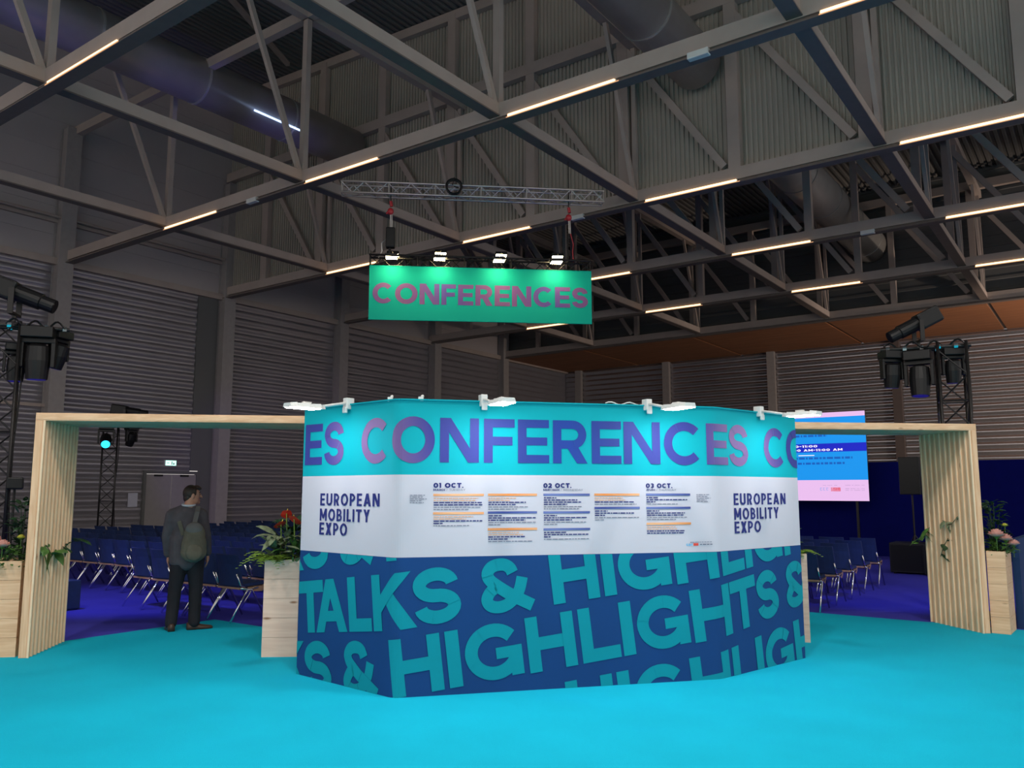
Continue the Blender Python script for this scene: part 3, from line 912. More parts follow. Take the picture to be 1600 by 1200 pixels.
# arm lamps clamped on the top edge
def arm_lamp(s, label, swing=0.0, tilt=0.0):
    p = Vector(on_stand(s, 0, 0)); q = Vector(on_stand(s + .01, 0, 0))
    d = (q - p).normalized()
    rz = math.atan2(d.y, d.x) + swing
    t = thing('arm_lamp', label, 'lamp', (p.x, p.y, ZT), rz, 'white arm lamps on the stand')
    mb = MB().box(-.03, -.05, -.05, .03, .035, .055).box(-.025, -.06, -.085, .025, -.035, -.03)
    mb.build('clamp', M['white_plastic'], t, bevel=.006)
    MB().tube([(0, -.03, .01), (0, -.31, -.045)], .013, 10).build('arm', M['white_plastic'], t, smooth=True)
    h = MB()
    prof = [(.30, .055), (.36, .085), (.48, .085), (.60, .08), (.66, .06)]
    for (y0, w0), (y1, w1) in zip(prof, prof[1:]):
        h.hexa([(-w0, -y0, -.072), (w0, -y0, -.072), (w1, -y1, -.072), (-w1, -y1, -.072), (-w0 * .8, -y0, -.03), (w0 * .8, -y0, -.03), (w1 * .8, -y1, -.038), (-w1 * .8, -y1, -.038)])
    h.build('lamp_head', M['white_plastic'], t)
    MB().box(-.065, -.635, -.0775, .065, -.36, -.0725).build('led_plate', M['arm_lamp'], t)
    MB().box(-.015, -.5, -.03, .015, -.42, -.015).build('switch', M['white_plastic'], t)
    return t
arm_lamp(-.672, 'lit white arm lamp clamped on the left wing of the printed stand')
arm_lamp(.745, 'lit white arm lamp over the letter F of the stand headline', .13)
arm_lamp(2.30, 'lit white arm lamp over the letter N near the right end of the main face', .2)
arm_lamp(3.735, 'lit white arm lamp clamped on the right wing before the screen')
for k, s in enumerate((-.115, .20)):
    p = on_stand(s, ZT, -.02)
    o = MB().box(-.022, -.022, -.012, .022, .022, .025).ball((0.012, 0, .03), .014).build('cable_clip', M['white_plastic'], loc=p)
    tag(o, ['white cable clip on the top edge just left of the front corner', 'white cable clip on the top edge just right of the front corner'][k], 'clip')
pts = [Vector(on_stand(1.9 + .42 * u, ZT + .012 + .012 * math.sin(u * 14), -.01)) for u in [k / 14 for k in range(15)]]
tag(MB().tube(pts, .006, 6).build('lamp_cable', M['white_plastic']), 'thin white cable lying along the top edge of the stand', 'cable')

# ================================================================== TIMBER PORTALS AND PLANTERS
def portal(name, label, P, depth_dir, span_dir, span, sign, H=2.525, T=.082, D=.94):
    """P outer front corner on the floor; ribs along the depth; the beam runs along span_dir to an inner post"""
    t = thing(name, label, 'portal')
    P, dd, sd = Vector((*P, 0)), Vector((*depth_dir, 0)).normalized(), Vector((*span_dir, 0)).normalized()
    up = Vector((0, 0, 1))
    def post(at, outward, H):
        mb = MB()
        n = 10
        w = D / n
        for k in range(n):
            c = at + dd * (w * (k + .5)) + outward * (T / 2)
            mb.obox(c + up * (H / 2), outward, dd, up, T, w - .013, H)
            mb.obox(c + up * (H / 2), outward, dd, up, T - .022, w + .001, H - .01)
        return mb
    def lit_edge_strips(at, outward, H):
        mb = MB()
        w = D / 10
        for k in range(11):
            c = at + dd * min(max(w * k, .009), D - .009) + outward * (T + .009)
            mb.obox(c + up * (H / 2), outward, dd, up, .018, .018, H)  # pale strips stand for board edges that catch the light
        return mb
    p1 = post(P, sd, H - T).build('post', M['pine'], t)
    lit_edge_strips(P, sd, H - T).build('lit_edge_strips', M['pine_edge_lit'], p1)
    p2 = post(P + sd * (span - T), sd, H - T).build('post', M['pine'], t)
    lit_edge_strips(P + sd * span, -sd, H - T).build('lit_edge_strips', M['pine_edge_lit'], p2).location = (0, 0, 0)
    mb = MB()
    n = 10
    w = D / n
    for k in range(n):
        c = P + dd * (w * (k + .5)) + sd * (span / 2) + up * (H - T / 2)
        mb.obox(c, sd, dd, up, span, w - .008, T)
        mb.obox(c, sd, dd, up, span - .01, w + .001, T - .02)
    mb.build('beam', M['pine_h'], t)
    return t
LP, LD, LS = Vector((-5.06, 8.71)), Vector((-.13, .93)), Vector((.93, .13))
portal('timber_portal', 'pale timber portal with ribbed post at the left of the stand', LP, LD, LS, 3.0, 1)
RP, RD, RS = Vector((5.76, 10.19)), Vector((-.16, .88)), Vector((-.985, -.12))
portal('timber_portal', 'pale timber portal with ribbed post at the right of the stand', RP, RD, RS, 2.86, -1)

def planter(label, cx, cy, rz, w, d, h, m='pine_pale'):
    t = thing('wooden_planter', label, 'planter', (cx, cy, 0), rz, 'tall wooden planters')
    k = .022
    mb = MB()
    n = 5
    for j in range(n):
        z0, z1 = h * j / n, h * (j + 1) / n - .003
        mb.box(-w / 2, -d / 2, z0, w / 2, -d / 2 + k, z1).box(-w / 2, d / 2 - k, z0, w / 2, d / 2, z1)
        mb.box(-w / 2, -d / 2 + k, z0, -w / 2 + k, d / 2 - k, z1).box(w / 2 - k, -d / 2 + k, z0, w / 2, d / 2 - k, z1)
    mb.build('planter_box', M[m], t)
    MB().box(-w / 2 + k, -d / 2 + k, .02, w / 2 - k, d / 2 - k, h - .05).build('potting_soil', M['soil'], t)
    return t
planter('tall pale wooden planter with red anthuriums at the left of the stand', -2.42, 8.98, R(4), .36, .40, .985)
planter('tall pale wooden planter mostly hidden behind the right wing of the stand', 3.245, 9.80, R(-12), .34, .36, .985)
planter('tall wooden planter with pink roses outside the left portal post', -5.47, 8.98, R(8), .62, .50, .975, 'pine_h')
planter('tall wooden planter outside the right portal post', 6.02, 10.36, R(-38), .20, .50, .975, 'pine_h')

# ------------------------------------------------------------------ plants
def leaf_quad(mb, base, d, length, width, droop, side=None):
    """a leaf of three segments that bends down"""
    d = Vector(d).normalized()
    s = d.cross(Vector((0, 0, 1)))
    if s.length < .05:
        s = Vector((1, 0, 0))
    s.normalize()
    if side is not None:
        s = (s + Vector((0, 0, side))).normalized()
    base = Vector(base)
    ws = [.25, .9, 1.0, .6, .0]
    pts = []
    for k, w in enumerate(ws):
        u = k / 4
        c = base + d * length * u + Vector((0, 0, -droop * length * u * u))
        pts.append((c - s * width * w / 2, c + Vector((0, 0, width * .12 * (w > 0))), c + s * width * w / 2))
    for a, b in zip(pts, pts[1:]):
        mb.quad(a[0], a[1], b[1], b[0])
        mb.quad(a[1], a[2], b[2], b[1])
def fern(label, loc, n, length, seed, m='leaf', spread=1.0, up=.6, cat='plant', name='fern'):
    rn = random.Random(seed)
    mb = MB()
    for k in range(n):
        an = 2 * PI * k / n + rn.uniform(-.3, .3)
        el = up + rn.uniform(-.35, .45)
        d = Vector((math.cos(an) * spread, math.sin(an) * spread, el)).normalized()
        ln = length * rn.uniform(.65, 1.1)
        for j in range(9):
            u = (j + 1) / 9
            c = d * ln * u + Vector((0, 0, -.55 * ln * u * u))
            s = d.cross(Vector((0, 0, 1))).normalized()
            for q in (-1, 1):
                leaf_quad(mb, c, s * q + d * .5, ln * .32 * (1.15 - u), .034, .3)
    return tag(mb.build(name, M[m], loc=loc), label, cat)
def bush(name, label, loc, rx, ry, rz, n, size, seed, m, cat='plant', up=.3, wid=.45, stems=True):
    rn = random.Random(seed)
    root = thing(name, label, cat, loc)
    mb, st = MB(), MB()
    for k in range(n):
        an, r = rn.uniform(0, 2 * PI), math.sqrt(rn.random())
        z = rn.random()
        p = Vector((rx * r * math.cos(an) * (1 - .35 * z), ry * r * math.sin(an) * (1 - .35 * z), rz * z))
        d = Vector((math.cos(an) + rn.uniform(-.5, .5), math.sin(an) + rn.uniform(-.5, .5), up + rn.uniform(-.3, .7)))
        leaf_quad(mb, p, d, size * rn.uniform(.6, 1.25), size * wid * rn.uniform(.7, 1.2), rn.uniform(.1, .6), rn.uniform(-.4, .4))
        if k % 6 == 0:
            st.tube([(p.x * .25, p.y * .25, 0), p * .7, p], .004, 5)
    mb.build('foliage', M[m], root)
    st.build('stems', M['leaf_dark'], root)
    return root
def anthurium(label, loc, h, rz, tilt=.5):
    t = thing('anthurium_flower', label, 'flower', loc, rz, 'red anthurium flowers')
    MB().tube([(0, 0, -h), (.01, 0, -h * .4), (0, 0, 0)], .005, 6).build('stem', M['leaf_light'], t)
    mb = MB()
    out = []
    for k in range(20):
        a = 2 * PI * k / 20
        r = .062 * (1 - .28 * math.cos(a)) * (1 + .25 * math.cos(2 * a))
        x, y = r * math.sin(a) * 1.1, -r * math.cos(a) - .01
        out.append((x, y, .02 * math.cos(a) + tilt * -y * .6 + .012 * abs(math.sin(a))))
    for k in range(20):
        mb.quad((0, 0, 0), out[k], out[(k + 1) % 20])
    mb.build('red_spathe', M['petal_red'], t)
    MB().tube([(0, 0, .004), (.01, -.02, .055)], [.008, .004], 7).build('spadix', M['petal_yellow'], t)
    return t
def rose(label, loc, r, seed, m='petal_pink', group='pink roses'):
    rn = random.Random(seed)
    t = thing('rose', label, 'flower', loc, rn.uniform(0, 6), group)
    mb = MB()
    for ring, (n, rr, h) in enumerate(((3, .35, .75), (4, .62, .62), (5, .85, .45), (6, 1.0, .25))):
        for k in range(n):
            a = 2 * PI * (k + ring * .4) / n
            g = []
            for i in range(4):
                for j in range(4):
                    u, v = (i / 3 - .5) * 2, j / 3
                    aa = a + u * PI / n * 1.15
                    q = rr * r * (.45 + .55 * math.sin(v * 1.5)) * (1 - .12 * u * u)
                    g.append((q * math.cos(aa), q * math.sin(aa), r * (h * 1.1 * v - .25 + (.1 * (1 - u * u) * v))))
            for i in range(3):
                for j in range(3):
                    mb.quad(g[i * 4 + j], g[i * 4 + 4 + j], g[i * 4 + 5 + j], g[i * 4 + 1 + j])
    mb.ball((0, 0, .1 * r), r * .3, r * .3, r * .45, 8, 6)
    mb.build('petals', M[m], t, smooth=True)
    MB().lathe([(.004, -r * 2.2), (.006, -r * .6), (r * .45, -r * .2), (r * .5, -.05 * r)], 8).build('stem', M['leaf'], t)
    return t
# left stand planter
x, y = -2.42, 8.98
fern('feathery light green fern hanging over the left edge of the anthurium planter', (x - .12, y - .10, .97), 26, .40, 1, 'leaf_light', 1.0, .45)
bush('broad_leaf_plant', 'tall dark broad leaved plant behind the red anthuriums', (x + .03, y + .05, .94), .14, .14, .44, 60, .22, 2, 'leaf_dark', up=.7, wid=.32)
bush('grey_leaf_plant', 'grey green plant with large pointed leaves below the red anthuriums', (x - .05, y - .10, .98), .13, .10, .28, 24, .24, 3, 'leaf_grey', up=.35, wid=.42)
bush('strap_leaf_plant', 'narrow leaved plant at the right end of the anthurium planter', (x + .12, y - .10, .94), .08, .08, .30, 26, .26, 5, 'leaf', up=.9, wid=.14)
anthurium('glossy red anthurium flower, highest above the left planter', (x + .02, y - .12, 1.455), .45, .3, .5)
anthurium('red anthurium flower, rightmost and nearest the stand edge', (x + .11, y - .15, 1.395), .40, -.4, .6)
anthurium('orange red anthurium flower, lowest of the three', (x - .03, y - .14, 1.345), .36, .8, .4)
# right stand planter
fern('bright green fern showing beside the right wing of the stand', (3.33, 9.78, .96), 14, .34, 7, 'leaf_light', 1.0, .8)
bush('leafy_plant', 'small upright leafy plant above the fern right of the stand', (3.30, 9.82, .98), .08, .08, .26, 20, .13, 8, 'leaf', up=.7)
# outer left planter
x, y = -5.47, 8.98
bush('moss_bush', 'low bright green bush at the front of the rose planter', (x + .05, y - .10, .90), .34, .24, .20, 190, .075, 11, 'leaf', up=.5)
bush('tall_green_shrub', 'tall dark shrub growing behind the roses beside the left portal', (x + .14, y + .12, .95), .14, .12, .66, 150, .11, 12, 'leaf_dark', up=.4)
fern('light green fern tumbling over the front of the rose planter', (x - .02, y - .24, .96), 12, .26, 13, 'leaf', 1.0, .1)
for k, (dx, dy, dz, r) in enumerate([(.02, -.20, .225, .082), (.12, -.20, .165, .080), (-.08, -.19, .135, .078), (.24, -.08, .235, .045)]):
    rose(['pink rose, highest of the bunch in the left planter', 'pink rose nearest the left portal post', 'pink rose at the left edge of the picture', 'small yellow flower against the left portal post'][k],
         (x + dx, y + dy, .975 + dz), r, 20 + k, 'petal_yellow' if k == 3 else 'petal_pink', None if k == 3 else 'pink roses in the left planter')
# outer right planter
x, y = 6.01, 10.35
bush('round_green_shrub', 'dark feathery shrub rising behind the pink bloom on the right', (x + .02, y + .10, .95), .14, .16, .62, 170, .10, 31, 'leaf_dark', up=.4)
bush('moss_bush', 'low green bush spilling over the right planter edge', (x + .0, y - .02, .93), .19, .22, .16, 130, .085, 32, 'leaf', up=.3)
for k, (dx, dz, r) in enumerate([(-.10, .20, .10), (.01, .15, .085), (.10, .09, .075)]):
    rose(['large pink bloom against the right portal post', 'pink bloom in the middle of the right planter', 'pink bloom at the outer end of the right planter'][k], (x + dx, y - .16, .975 + dz), r, 40 + k, 'petal_pink', 'pink blooms in the right planter')
rose('single yellow bud above the pink blooms on the right', (x + .07, y - .06, 1.28), .04, 44, 'petal_yellow', None)
# sprigs hanging on the ribbed posts
def sprig(label, pts, n, size, seed, m='leaf'):
    rn = random.Random(seed)
    t = thing('ivy_sprig', label, 'ivy', pts[0])
    P = [Vector(p) - Vector(pts[0]) for p in pts]
    MB().tube(P, .004, 5).build('stem', M['leaf_dark'], t)
    mb = MB()
    for k in range(n):
        u = (k + .5) / n * (len(P) - 1)
        i = min(int(u), len(P) - 2)
        c = P[i].lerp(P[i + 1], u - i)
        leaf_quad(mb, c, Vector((rn.uniform(-1, 1), rn.uniform(-.8, .1), rn.uniform(-.8, .5))), size * rn.uniform(.7, 1.2), size * .6, .4, rn.uniform(-.6, .6))
    mb.build('foliage', M[m], t)
    return t
def onpost(P, dd, sd, u, z, off=.02):
    p = P + dd.normalized() * u + sd.normalized() * (.082 + off)
    return (p.x, p.y, z)
sprig('ivy sprig with arrow leaves on the front half of the left ribbed post', [onpost(LP, LD, LS, .10, 1.02), onpost(LP, LD, LS, .25, 1.12), onpost(LP, LD, LS, .42, 1.00), onpost(LP, LD, LS, .52, 1.06)], 9, .18, 51)
sprig('ivy sprig poking out of the back edge of the left ribbed post', [onpost(LP, LD, LS, .72, 1.05), onpost(LP, LD, LS, .85, 1.10), onpost(LP, LD, LS, 1.0, 1.15, .08)], 6, .19, 52, 'leaf_dark')
sprig('thin ivy sprig high on the right ribbed post', [onpost(RP, RD, RS, .30, 1.38), onpost(RP, RD, RS, .42, 1.28), onpost(RP, RD, RS, .58, 1.32)], 6, .11, 53, 'leaf_grey')
sprig('ivy sprig with one dark hanging leaf on the right ribbed post', [onpost(RP, RD, RS, .50, 1.10), onpost(RP, RD, RS, .60, .98), onpost(RP, RD, RS, .66, .86)], 4, .16, 54, 'leaf_dark')
sprig('bright ivy leaves at the back edge of the right ribbed post', [onpost(RP, RD, RS, .84, 1.22), onpost(RP, RD, RS, .93, 1.12, .06), onpost(RP, RD, RS, .98, 1.0, .12)], 6, .15, 55)

# low partition, stool
o = MB().box(0, 0, 0, 2.2, .08, 1.10).build('low_partition', M['blue_panel'], loc=(6.36, 10.50, 0), rz=R(52))
tag(o, 'low blue partition at the far right edge beside the planter', 'partition')
o = MB().box(-.2, -.2, .02, .2, .2, .42).box(-.18, -.18, 0, .18, .18, .02).build('cube_stool', M['navy_fabric'], loc=(-6.52, 12.15, 0), rz=BROT, bevel=.012)
tag(o, 'navy fabric cube stool on the blue carpet behind the left portal post', 'stool')

# ================================================================== STAGE END
def box_at(mb, a0, a1, b0, b1, z0, z1):
    return mb.box(-a1, b0, z0, -a0, b1, z1)
for k, (a0, a1) in enumerate([(5.6, 9.6), (1.6, 5.58), (-2.4, 1.58), (-6.4, -2.42)]):
    o = box_at(MB(), a0, a1, 23.5, 23.62, 0, 2.46).build('backdrop_panel', M['navy_wall'], rz=BROT)
    tag(o, ['navy blue backdrop panel directly under the lit screen', 'navy blue backdrop panel between the screen and the right portal', 'navy blue backdrop panel seen right of the right portal',
            'navy blue backdrop panel at the right edge of the picture'][k], 'backdrop panel', 'navy backdrop panels behind the stage')
sc = thing('led_screen', 'bright blue and pink LED screen showing a conference slide', 'screen', W(5.1, 22.7, 1.44), BROT)
SWD, SHT = 4.2, 2.34
MB().box(-SWD, 0, 0, 0, .10, SHT).build('screen_case', M['black'], sc)
MB().box(-SWD + .3, .1, -1.44, -SWD + .36, .16, SHT - .2).box(-.36, .1, -1.44, -.30, .16, SHT - .2).build('screen_stand', M['black_metal'], sc)
MB().quad((-SWD, -.002, 0), (0, -.002, 0), (0, -.002, SHT), (-SWD, -.002, SHT)).build('slide_background', M['scr_blue'], sc)
def scr(name, m, rects, d=.004):
    mb = MB()
    for x0, z0, x1, z1 in rects:
        mb.quad((x0, -d, z0), (x1, -d, z0), (x1, -d, z1), (x0, -d, z1))
    return mb.build(name, M[m], sc)
scr('pink_strips', 'scr_pink', [(-SWD, 0, 0, .545), (-SWD, SHT - .125, 0, SHT)])
scr('time_bar', 'scr_band', [(-SWD, 1.29, 0, 1.515)])
rnd = random.Random(9)
r1 = []
def words(x0, x1, z, h, out):
    x = x0
    while x < x1:
        k = min(rnd.uniform(.04, .16), x1 - x)
        out.append((x, z, x + k, z + h)); x += k + .03
for z, xe in ((1.83, -.62), (1.70, -.98), (1.10, -.36), (.96, -.56)):
    words(-3.6, xe, z, .055, r1)
scr('slide_small_print', 'scr_ink', r1)
mb = MB()
for txt, z, x1, h in (('10:00-11:00', 1.42, -1.24, .06), ('10:00 AM-11:00 AM', 1.315, -.60, .06)):
    wd = .95 if len(txt) < 12 else 1.5
    for p in text_polys(txt, x1 - wd, z, h, t=.24, width=wd, track=.14):
        mb.quad(*[(x, -.006, y) for x, y in p])
mb.quad((-1.75, -.006, 1.195), (-1.33, -.006, 1.195), (-1.33, -.006, 1.215), (-1.75, -.006, 1.215))
mb.build('time_lettering', M['scr_white'], sc)
scr('red_logo', 'scr_red', [(-.94, .25, -.70, .35)])
lg = []
for x in (-1.22, -1.14, -1.06):
    lg += [(x, .27, x + .05, .285), (x, .33, x + .05, .345), (x, .285, x + .015, .33)]
scr('blue_logo', 'scr_lblue', lg)
r2 = []
for z in (.40, .31, .27):
    words(-.58, -.10, z, .012, r2)
words(-1.15, -.75, .40, .012, r2)
scr('logo_small_print', 'scr_grey', r2)
def cabinet(label, a, b, w, d, h):
    t = thing('subwoofer', label, 'loudspeaker', W(a, b, 0), BROT, 'subwoofers before the stage')
    MB().box(-w / 2, 0, .03, w / 2, d, h).build('cabinet', M['black'], t, bevel=.01)
    MB().box(-w / 2 + .03, -.012, .07, w / 2 - .03, .0, h - .04).build('grille', M['black_shiny'], t)
    for x in (-w / 2 + .08, w / 2 - .08):
        for yy in (.08, d - .08):
            MB().lathe([(.03, 0), (.03, .03)], 8, (x, yy, 0)).build('foot', M['black'], t)
    return t
cabinet('black subwoofer cabinet, left of the pair on the blue carpet', 3.55, 18.75, .66, .66, .63)
cabinet('black subwoofer cabinet touching the right portal post', 2.86, 18.55, .68, .66, .63)
def pa_speaker(label, P, rz, w, d, h, zb, sub=False):
    t = thing('loudspeaker', label, 'loudspeaker', P, rz)
    MB().box(-w / 2, -d / 2, zb, w / 2, d / 2, zb + h).build('cabinet', M['black'], t, bevel=.01)
    MB().box(-w / 2 + .02, -d / 2 - .012, zb + .02, w / 2 - .02, -d / 2, zb + h - .02).build('grille', M['black_shiny'], t)
    MB().tube([(0, 0, .3), (0, 0, zb)], .02, 8).build('pole', M['black_metal'], t)
    for k in range(3):
        a = 2 * PI * k / 3 + .4
        MB().tube([(0, 0, .75), (.45 * math.cos(a), .45 * math.sin(a), .01)], .013, 6).build('leg', M['black_metal'], t)
    return t
pa_speaker('black loudspeaker on a pole stand half hidden by the right portal post', W(3.6, 20.0, 0), BROT, .42, .40, .82, 1.62)
pa_speaker('black loudspeaker on a stand by the left wall beside the stand edge', W(23.0, 19.5, 0), BROT + .5, .42, .40, .60, 1.60)

# ---- truss towers with stage lights
def truss_column(mb_ch, mb_br, h, w, r=.022, step=None):
    hw = w / 2
    step = step or w
    for x in (-hw, hw):
        for y in (-hw, hw):
            mb_ch.tube([(x, y, .04), (x, y, h)], r, 8)
    n = int(h / step)
    c = [(-hw, -hw), (hw, -hw), (hw, hw), (-hw, hw)]
    for k in range(n):
        z0, z1 = .08 + k * step, .08 + (k + 1) * step
        for j in range(4):
            p, q = c[j], c[(j + 1) % 4]
            if k % 2:
                p, q = q, p
            mb_br.tube([(*p, z0), (*q, z1)], r * .5, 5)
            if k % 4 == 0:
                mb_br.tube([(*p, z0), (*q, z0)], r * .5, 5)
def moving_head(label, P, rz, tilt, s=1.0, lens='blue_lens', hang=True):
    """a moving head: base against the pipe, yoke, tilting head"""
    t = thing('moving_head_light', label, 'stage light', P, rz, 'moving head stage lights')
    q = -1 if hang else 1
    def Z(z): return q * z * s
    z0, z1 = sorted((Z(0), Z(.13)))
    MB().box(-.17 * s, -.14 * s, z0, .17 * s, .14 * s, z1).build('base', M['black'], t, bevel=.012)
    mb = MB()
    z0, z1 = sorted((Z(.13), Z(.19)))
    mb.box(-.19 * s, -.06 * s, z0, .19 * s, .06 * s, z1)
    for x in (-.19, .145):
        a, b = sorted((Z(.17), Z(.48)))
        mb.box(x * s, -.055 * s, a, (x + .045) * s, .055 * s, b)
    mb.build('yoke', M['black'], t, bevel=.01)
    mt = Matrix.Rotation(tilt, 3, 'X')
    c = (0, 0, Z(.40))
    h = MB().lathe([(.07 * s, .20 * s), (.125 * s, .17 * s), (.135 * s, .0), (.125 * s, -.12 * s), (.115 * s, -.22 * s)], 18, c, mt)
    hd = h.build('head', M['black'], t, smooth=False)
    MB().lathe([(.10 * s, -.221 * s), (.10 * s, -.226 * s)], 18, c, mt).build('lens', M[lens], hd)
    return t
def profile_spot(label, P, rz, pitch, s=1.0, m='black'):
    t = thing('profile_spotlight', label, 'stage light', P, rz, 'profile spotlights on the towers')
    mt = Matrix.Rotation(pitch, 3, 'X')
    def T(v): return mt @ Vector(v)
    mb = MB()
    # body: wide lamp house at the back, long barrel in front (barrel along -y)
    e = [T((1, 0, 0)), T((0, 1, 0)), T((0, 0, 1))]
    mb.obox(T((0, .16 * s, 0)), *e, .24 * s, .34 * s, .24 * s)
    mb.build('lamp_house', M[m], t, bevel=.03 * s)
    b = MB().tube([T((0, .0, 0)), T((0, -.30 * s, 0)), T((0, -.31 * s, 0)), T((0, -.46 * s, 0))], [.10 * s, .10 * s, .085 * s, .085 * s], 16)
    b.build('barrel', M[m], t)
    MB().tube([T((0, -.461 * s, 0)), T((0, -.466 * s, 0))], .075 * s, 16).build('lens', M['black_shiny'], t)
    y = MB()
    for x in (-.15 * s, .13 * s):
        y.box(x, -.03 * s, -.26 * s, x + .02 * s, .03 * s, .03 * s)
    y.box(-.15 * s, -.03 * s, -.28 * s, .15 * s, .03 * s, -.255 * s)
    y.tube([(0, 0, -.28 * s), (0, 0, -.36 * s)], .025 * s, 8)
    y.build('yoke', M['black_metal'], t)
    return t
def tower(label, P, rz, h, w, bar0, bar1):
    t = thing('truss_tower', label, 'lighting tower', P, rz, 'truss lighting towers')
    ch, br = MB(), MB()
    truss_column(ch, br, h, w)
    ch.build('chords', M['black_metal'], t, smooth=True)
    br.build('bracing', M['black_metal'], t)
    MB().box(-.45, -.45, 0, .45, .45, .02).build('base_plate', M['black_metal'], t)
    cb = MB().tube([(bar0, -.1, h - .06), (bar1, -.1, h - .06)], .026, 10).tube([(bar0, .1, h - .06), (bar1, .1, h - .06)], .026, 10)
    cb.build('crossbar', M['black_metal'], t)
    k = 0
    cl = MB()
    x = bar0 + .1
    while x < bar1:
        for y in (-.1, .1):
            cl.tube([(x - .025, y, h - .06), (x + .025, y, h - .06)], .042, 8)
        x += .22
    cl.build('clamps', M['chrome'], t)
    pl = [Vector((bar0 + .05 + (bar1 - bar0 - .1) * u, -.13 + .05 * math.sin(u * 11), h - .02 + .05 * math.sin(u * 23))) for u in [i / 30 for i in range(31)]]
    MB().tube(pl, .014, 6).build('cable', M['black_shiny'], t)
    pl = [Vector((w / 2 + .03 + .02 * math.sin(u * 9), .05, h - .1 - u * (h - .3))) for u in [i / 30 for i in range(31)]]
    MB().tube(pl, .012, 6).build('cable', M['black_shiny'], t)
    return t
# right tower
RT = Vector((6.28, 11.62, 0))
rzR = R(-22)
tower('black truss tower behind the right portal post carrying stage lights', RT, rzR, 3.80, .36, -.92, .25)
def loc2(P, rz, x, y, z):
    c, s = math.cos(rz), math.sin(rz)
    return (P.x + c * x - s * y, P.y + s * x + c * y, z)
profile_spot('black profile spotlight aiming down left on top of the right tower', loc2(RT, rzR, -.40, 0, 4.12), rzR + R(-72), R(27), 1.0)
moving_head('moving head hanging at the outer left end of the right tower crossbar', loc2(RT, rzR, -.78, -.05, 3.72), rzR + .5, .15, .86)
moving_head('moving head with blue lens hanging next to the right tower column', loc2(RT, rzR, -.42, -.05, 3.70), rzR - .3, -.1, 1.05)
moving_head('moving head hanging inside the right tower column', loc2(RT, rzR, .02, .0, 3.72), rzR + .2, .1, .80)
# left tower
LT = Vector((-6.86, 11.0, 0))
rzL = R(28)
tower('black truss tower at the left edge of the picture carrying stage lights', LT, rzL, 3.98, .30, -.30, .74)
profile_spot('brownish profile spotlight aiming down right on top of the left tower', loc2(LT, rzL, .06, 0, 4.40), rzL + R(75), R(20), 1.15)
moving_head('large moving head hanging from the left tower crossbar', loc2(LT, rzL, .38, -.08, 3.92), rzL - .2, .05, 1.15)
moving_head('moving head hanging at the outer right end of the left tower crossbar', loc2(LT, rzL, .62, .10, 3.92), rzL + .9, .3, .85)
moving_head('moving head hanging inside the left tower column, lowest', loc2(LT, rzL, .12, .16, 3.72), rzL + .1, .0, .85)
# small fixture low on the left
t = thing('floor_stand_light', 'black stage light on a low stand behind the left planter', 'stage light', (-6.60, 11.0, 0), R(30))
MB().box(-.10, -.12, 1.72, .10, .12, 1.88).build('lamp_house', M['black'], t, bevel=.02)
MB().tube([(0, 0, .05), (0, 0, 1.72)], .016, 8).build('pole', M['black_metal'], t)
for k in range(3):
    a = 2 * PI * k / 3
    MB().tube([(0, 0, .55), (.35 * math.cos(a), .35 * math.sin(a), .01)], .012, 6).build('leg', M['black_metal'], t)
# back tower
BT = Vector((-10.55, 21.6, 0))
tower('distant black truss tower standing among the chairs before the left wall', BT, R(26), 3.45, .34, -.45, .75)
moving_head('moving head glowing cyan on the distant tower', loc2(BT, R(26), -.10, -.16, 3.42), R(26), R(-62), 1.05, 'cyan_lens')
moving_head('dark moving head on the distant tower, right of the cyan one', loc2(BT, R(26), .50, -.05, 3.40), R(60), .5, .85)
profile_spot('profile spotlight on top of the distant tower above the portal beam', loc2(BT, R(26), .35, 0, 3.80), R(26 + 70), R(8), 1.15)

# ================================================================== HANGING BANNER
BL, BR_ = Vector((-3.06, 17.2, 0)), Vector((1.75, 17.7, 0))
bd = (BR_ - BL)
BW = bd.length
brz = math.atan2(bd.y, bd.x)
ban = thing('hanging_banner', 'hanging green banner reading CONFERENCES below a lit truss', 'banner', (BL.x, BL.y, 5.33), brz)
BHT = 1.17
MB().box(0, -.012, 0, BW, .012, BHT).build('banner_cloth', M['banner_print'], ban)
MB().tube([(0, 0, BHT), (BW, 0, BHT)], .016, 8).tube([(0, 0, .0), (BW, 0, .0)], .014, 8).build('hem_tube', M['banner_print'], ban)
polys = []
x0, x1, z0, z1 = .075, BW - .085, .345, .800
tot = sum(WID[c] + .09 for c in 'CONFERENCES') - .09
for p in text_polys('CONFERENCES', x0, z0, z1 - z0, t=.215, width=x1 - x0, track=.09):
    polys.append(p)
mb = MB()
for k, p in enumerate(polys):
    mb.quad(*[(x, -.0145 - .0004 * (k % 9), z) for x, z in p])
mb.build('banner_lettering', M['banner_ink'], ban)
def box_truss(name, label, P, rz, ln, w, m, group):
    t = thing(name, label, 'truss', P, rz, group)
    hw = w / 2
    ch, br = MB(), MB()
    for y in (-hw, hw):
        for z in (-hw, hw):
            ch.tube([(0, y, z), (ln, y, z)], .024, 8)
    n = int(ln / w)
    st = ln / n
    c = [(-hw, -hw), (hw, -hw), (hw, hw), (-hw, hw)]
    for k in range(n):
        for j in range(4):
            p, q = c[j], c[(j + 1) % 4]
            if k % 2:
                p, q = q, p
            br.tube([(k * st, *p), ((k + 1) * st, *q)], .011, 5)
        if k % 4 == 0:
            for j in range(4):
                br.tube([(k * st + .02, *c[j]), (k * st + .02, *c[(j + 1) % 4])], .012, 5)
    for j in range(4):
        br.tube([(ln - .02, *c[j]), (ln - .02, *c[(j + 1) % 4])], .012, 5)
    ch.build('chords', M[m], t, smooth=True)
    br.build('bracing', M[m], t)
    return t
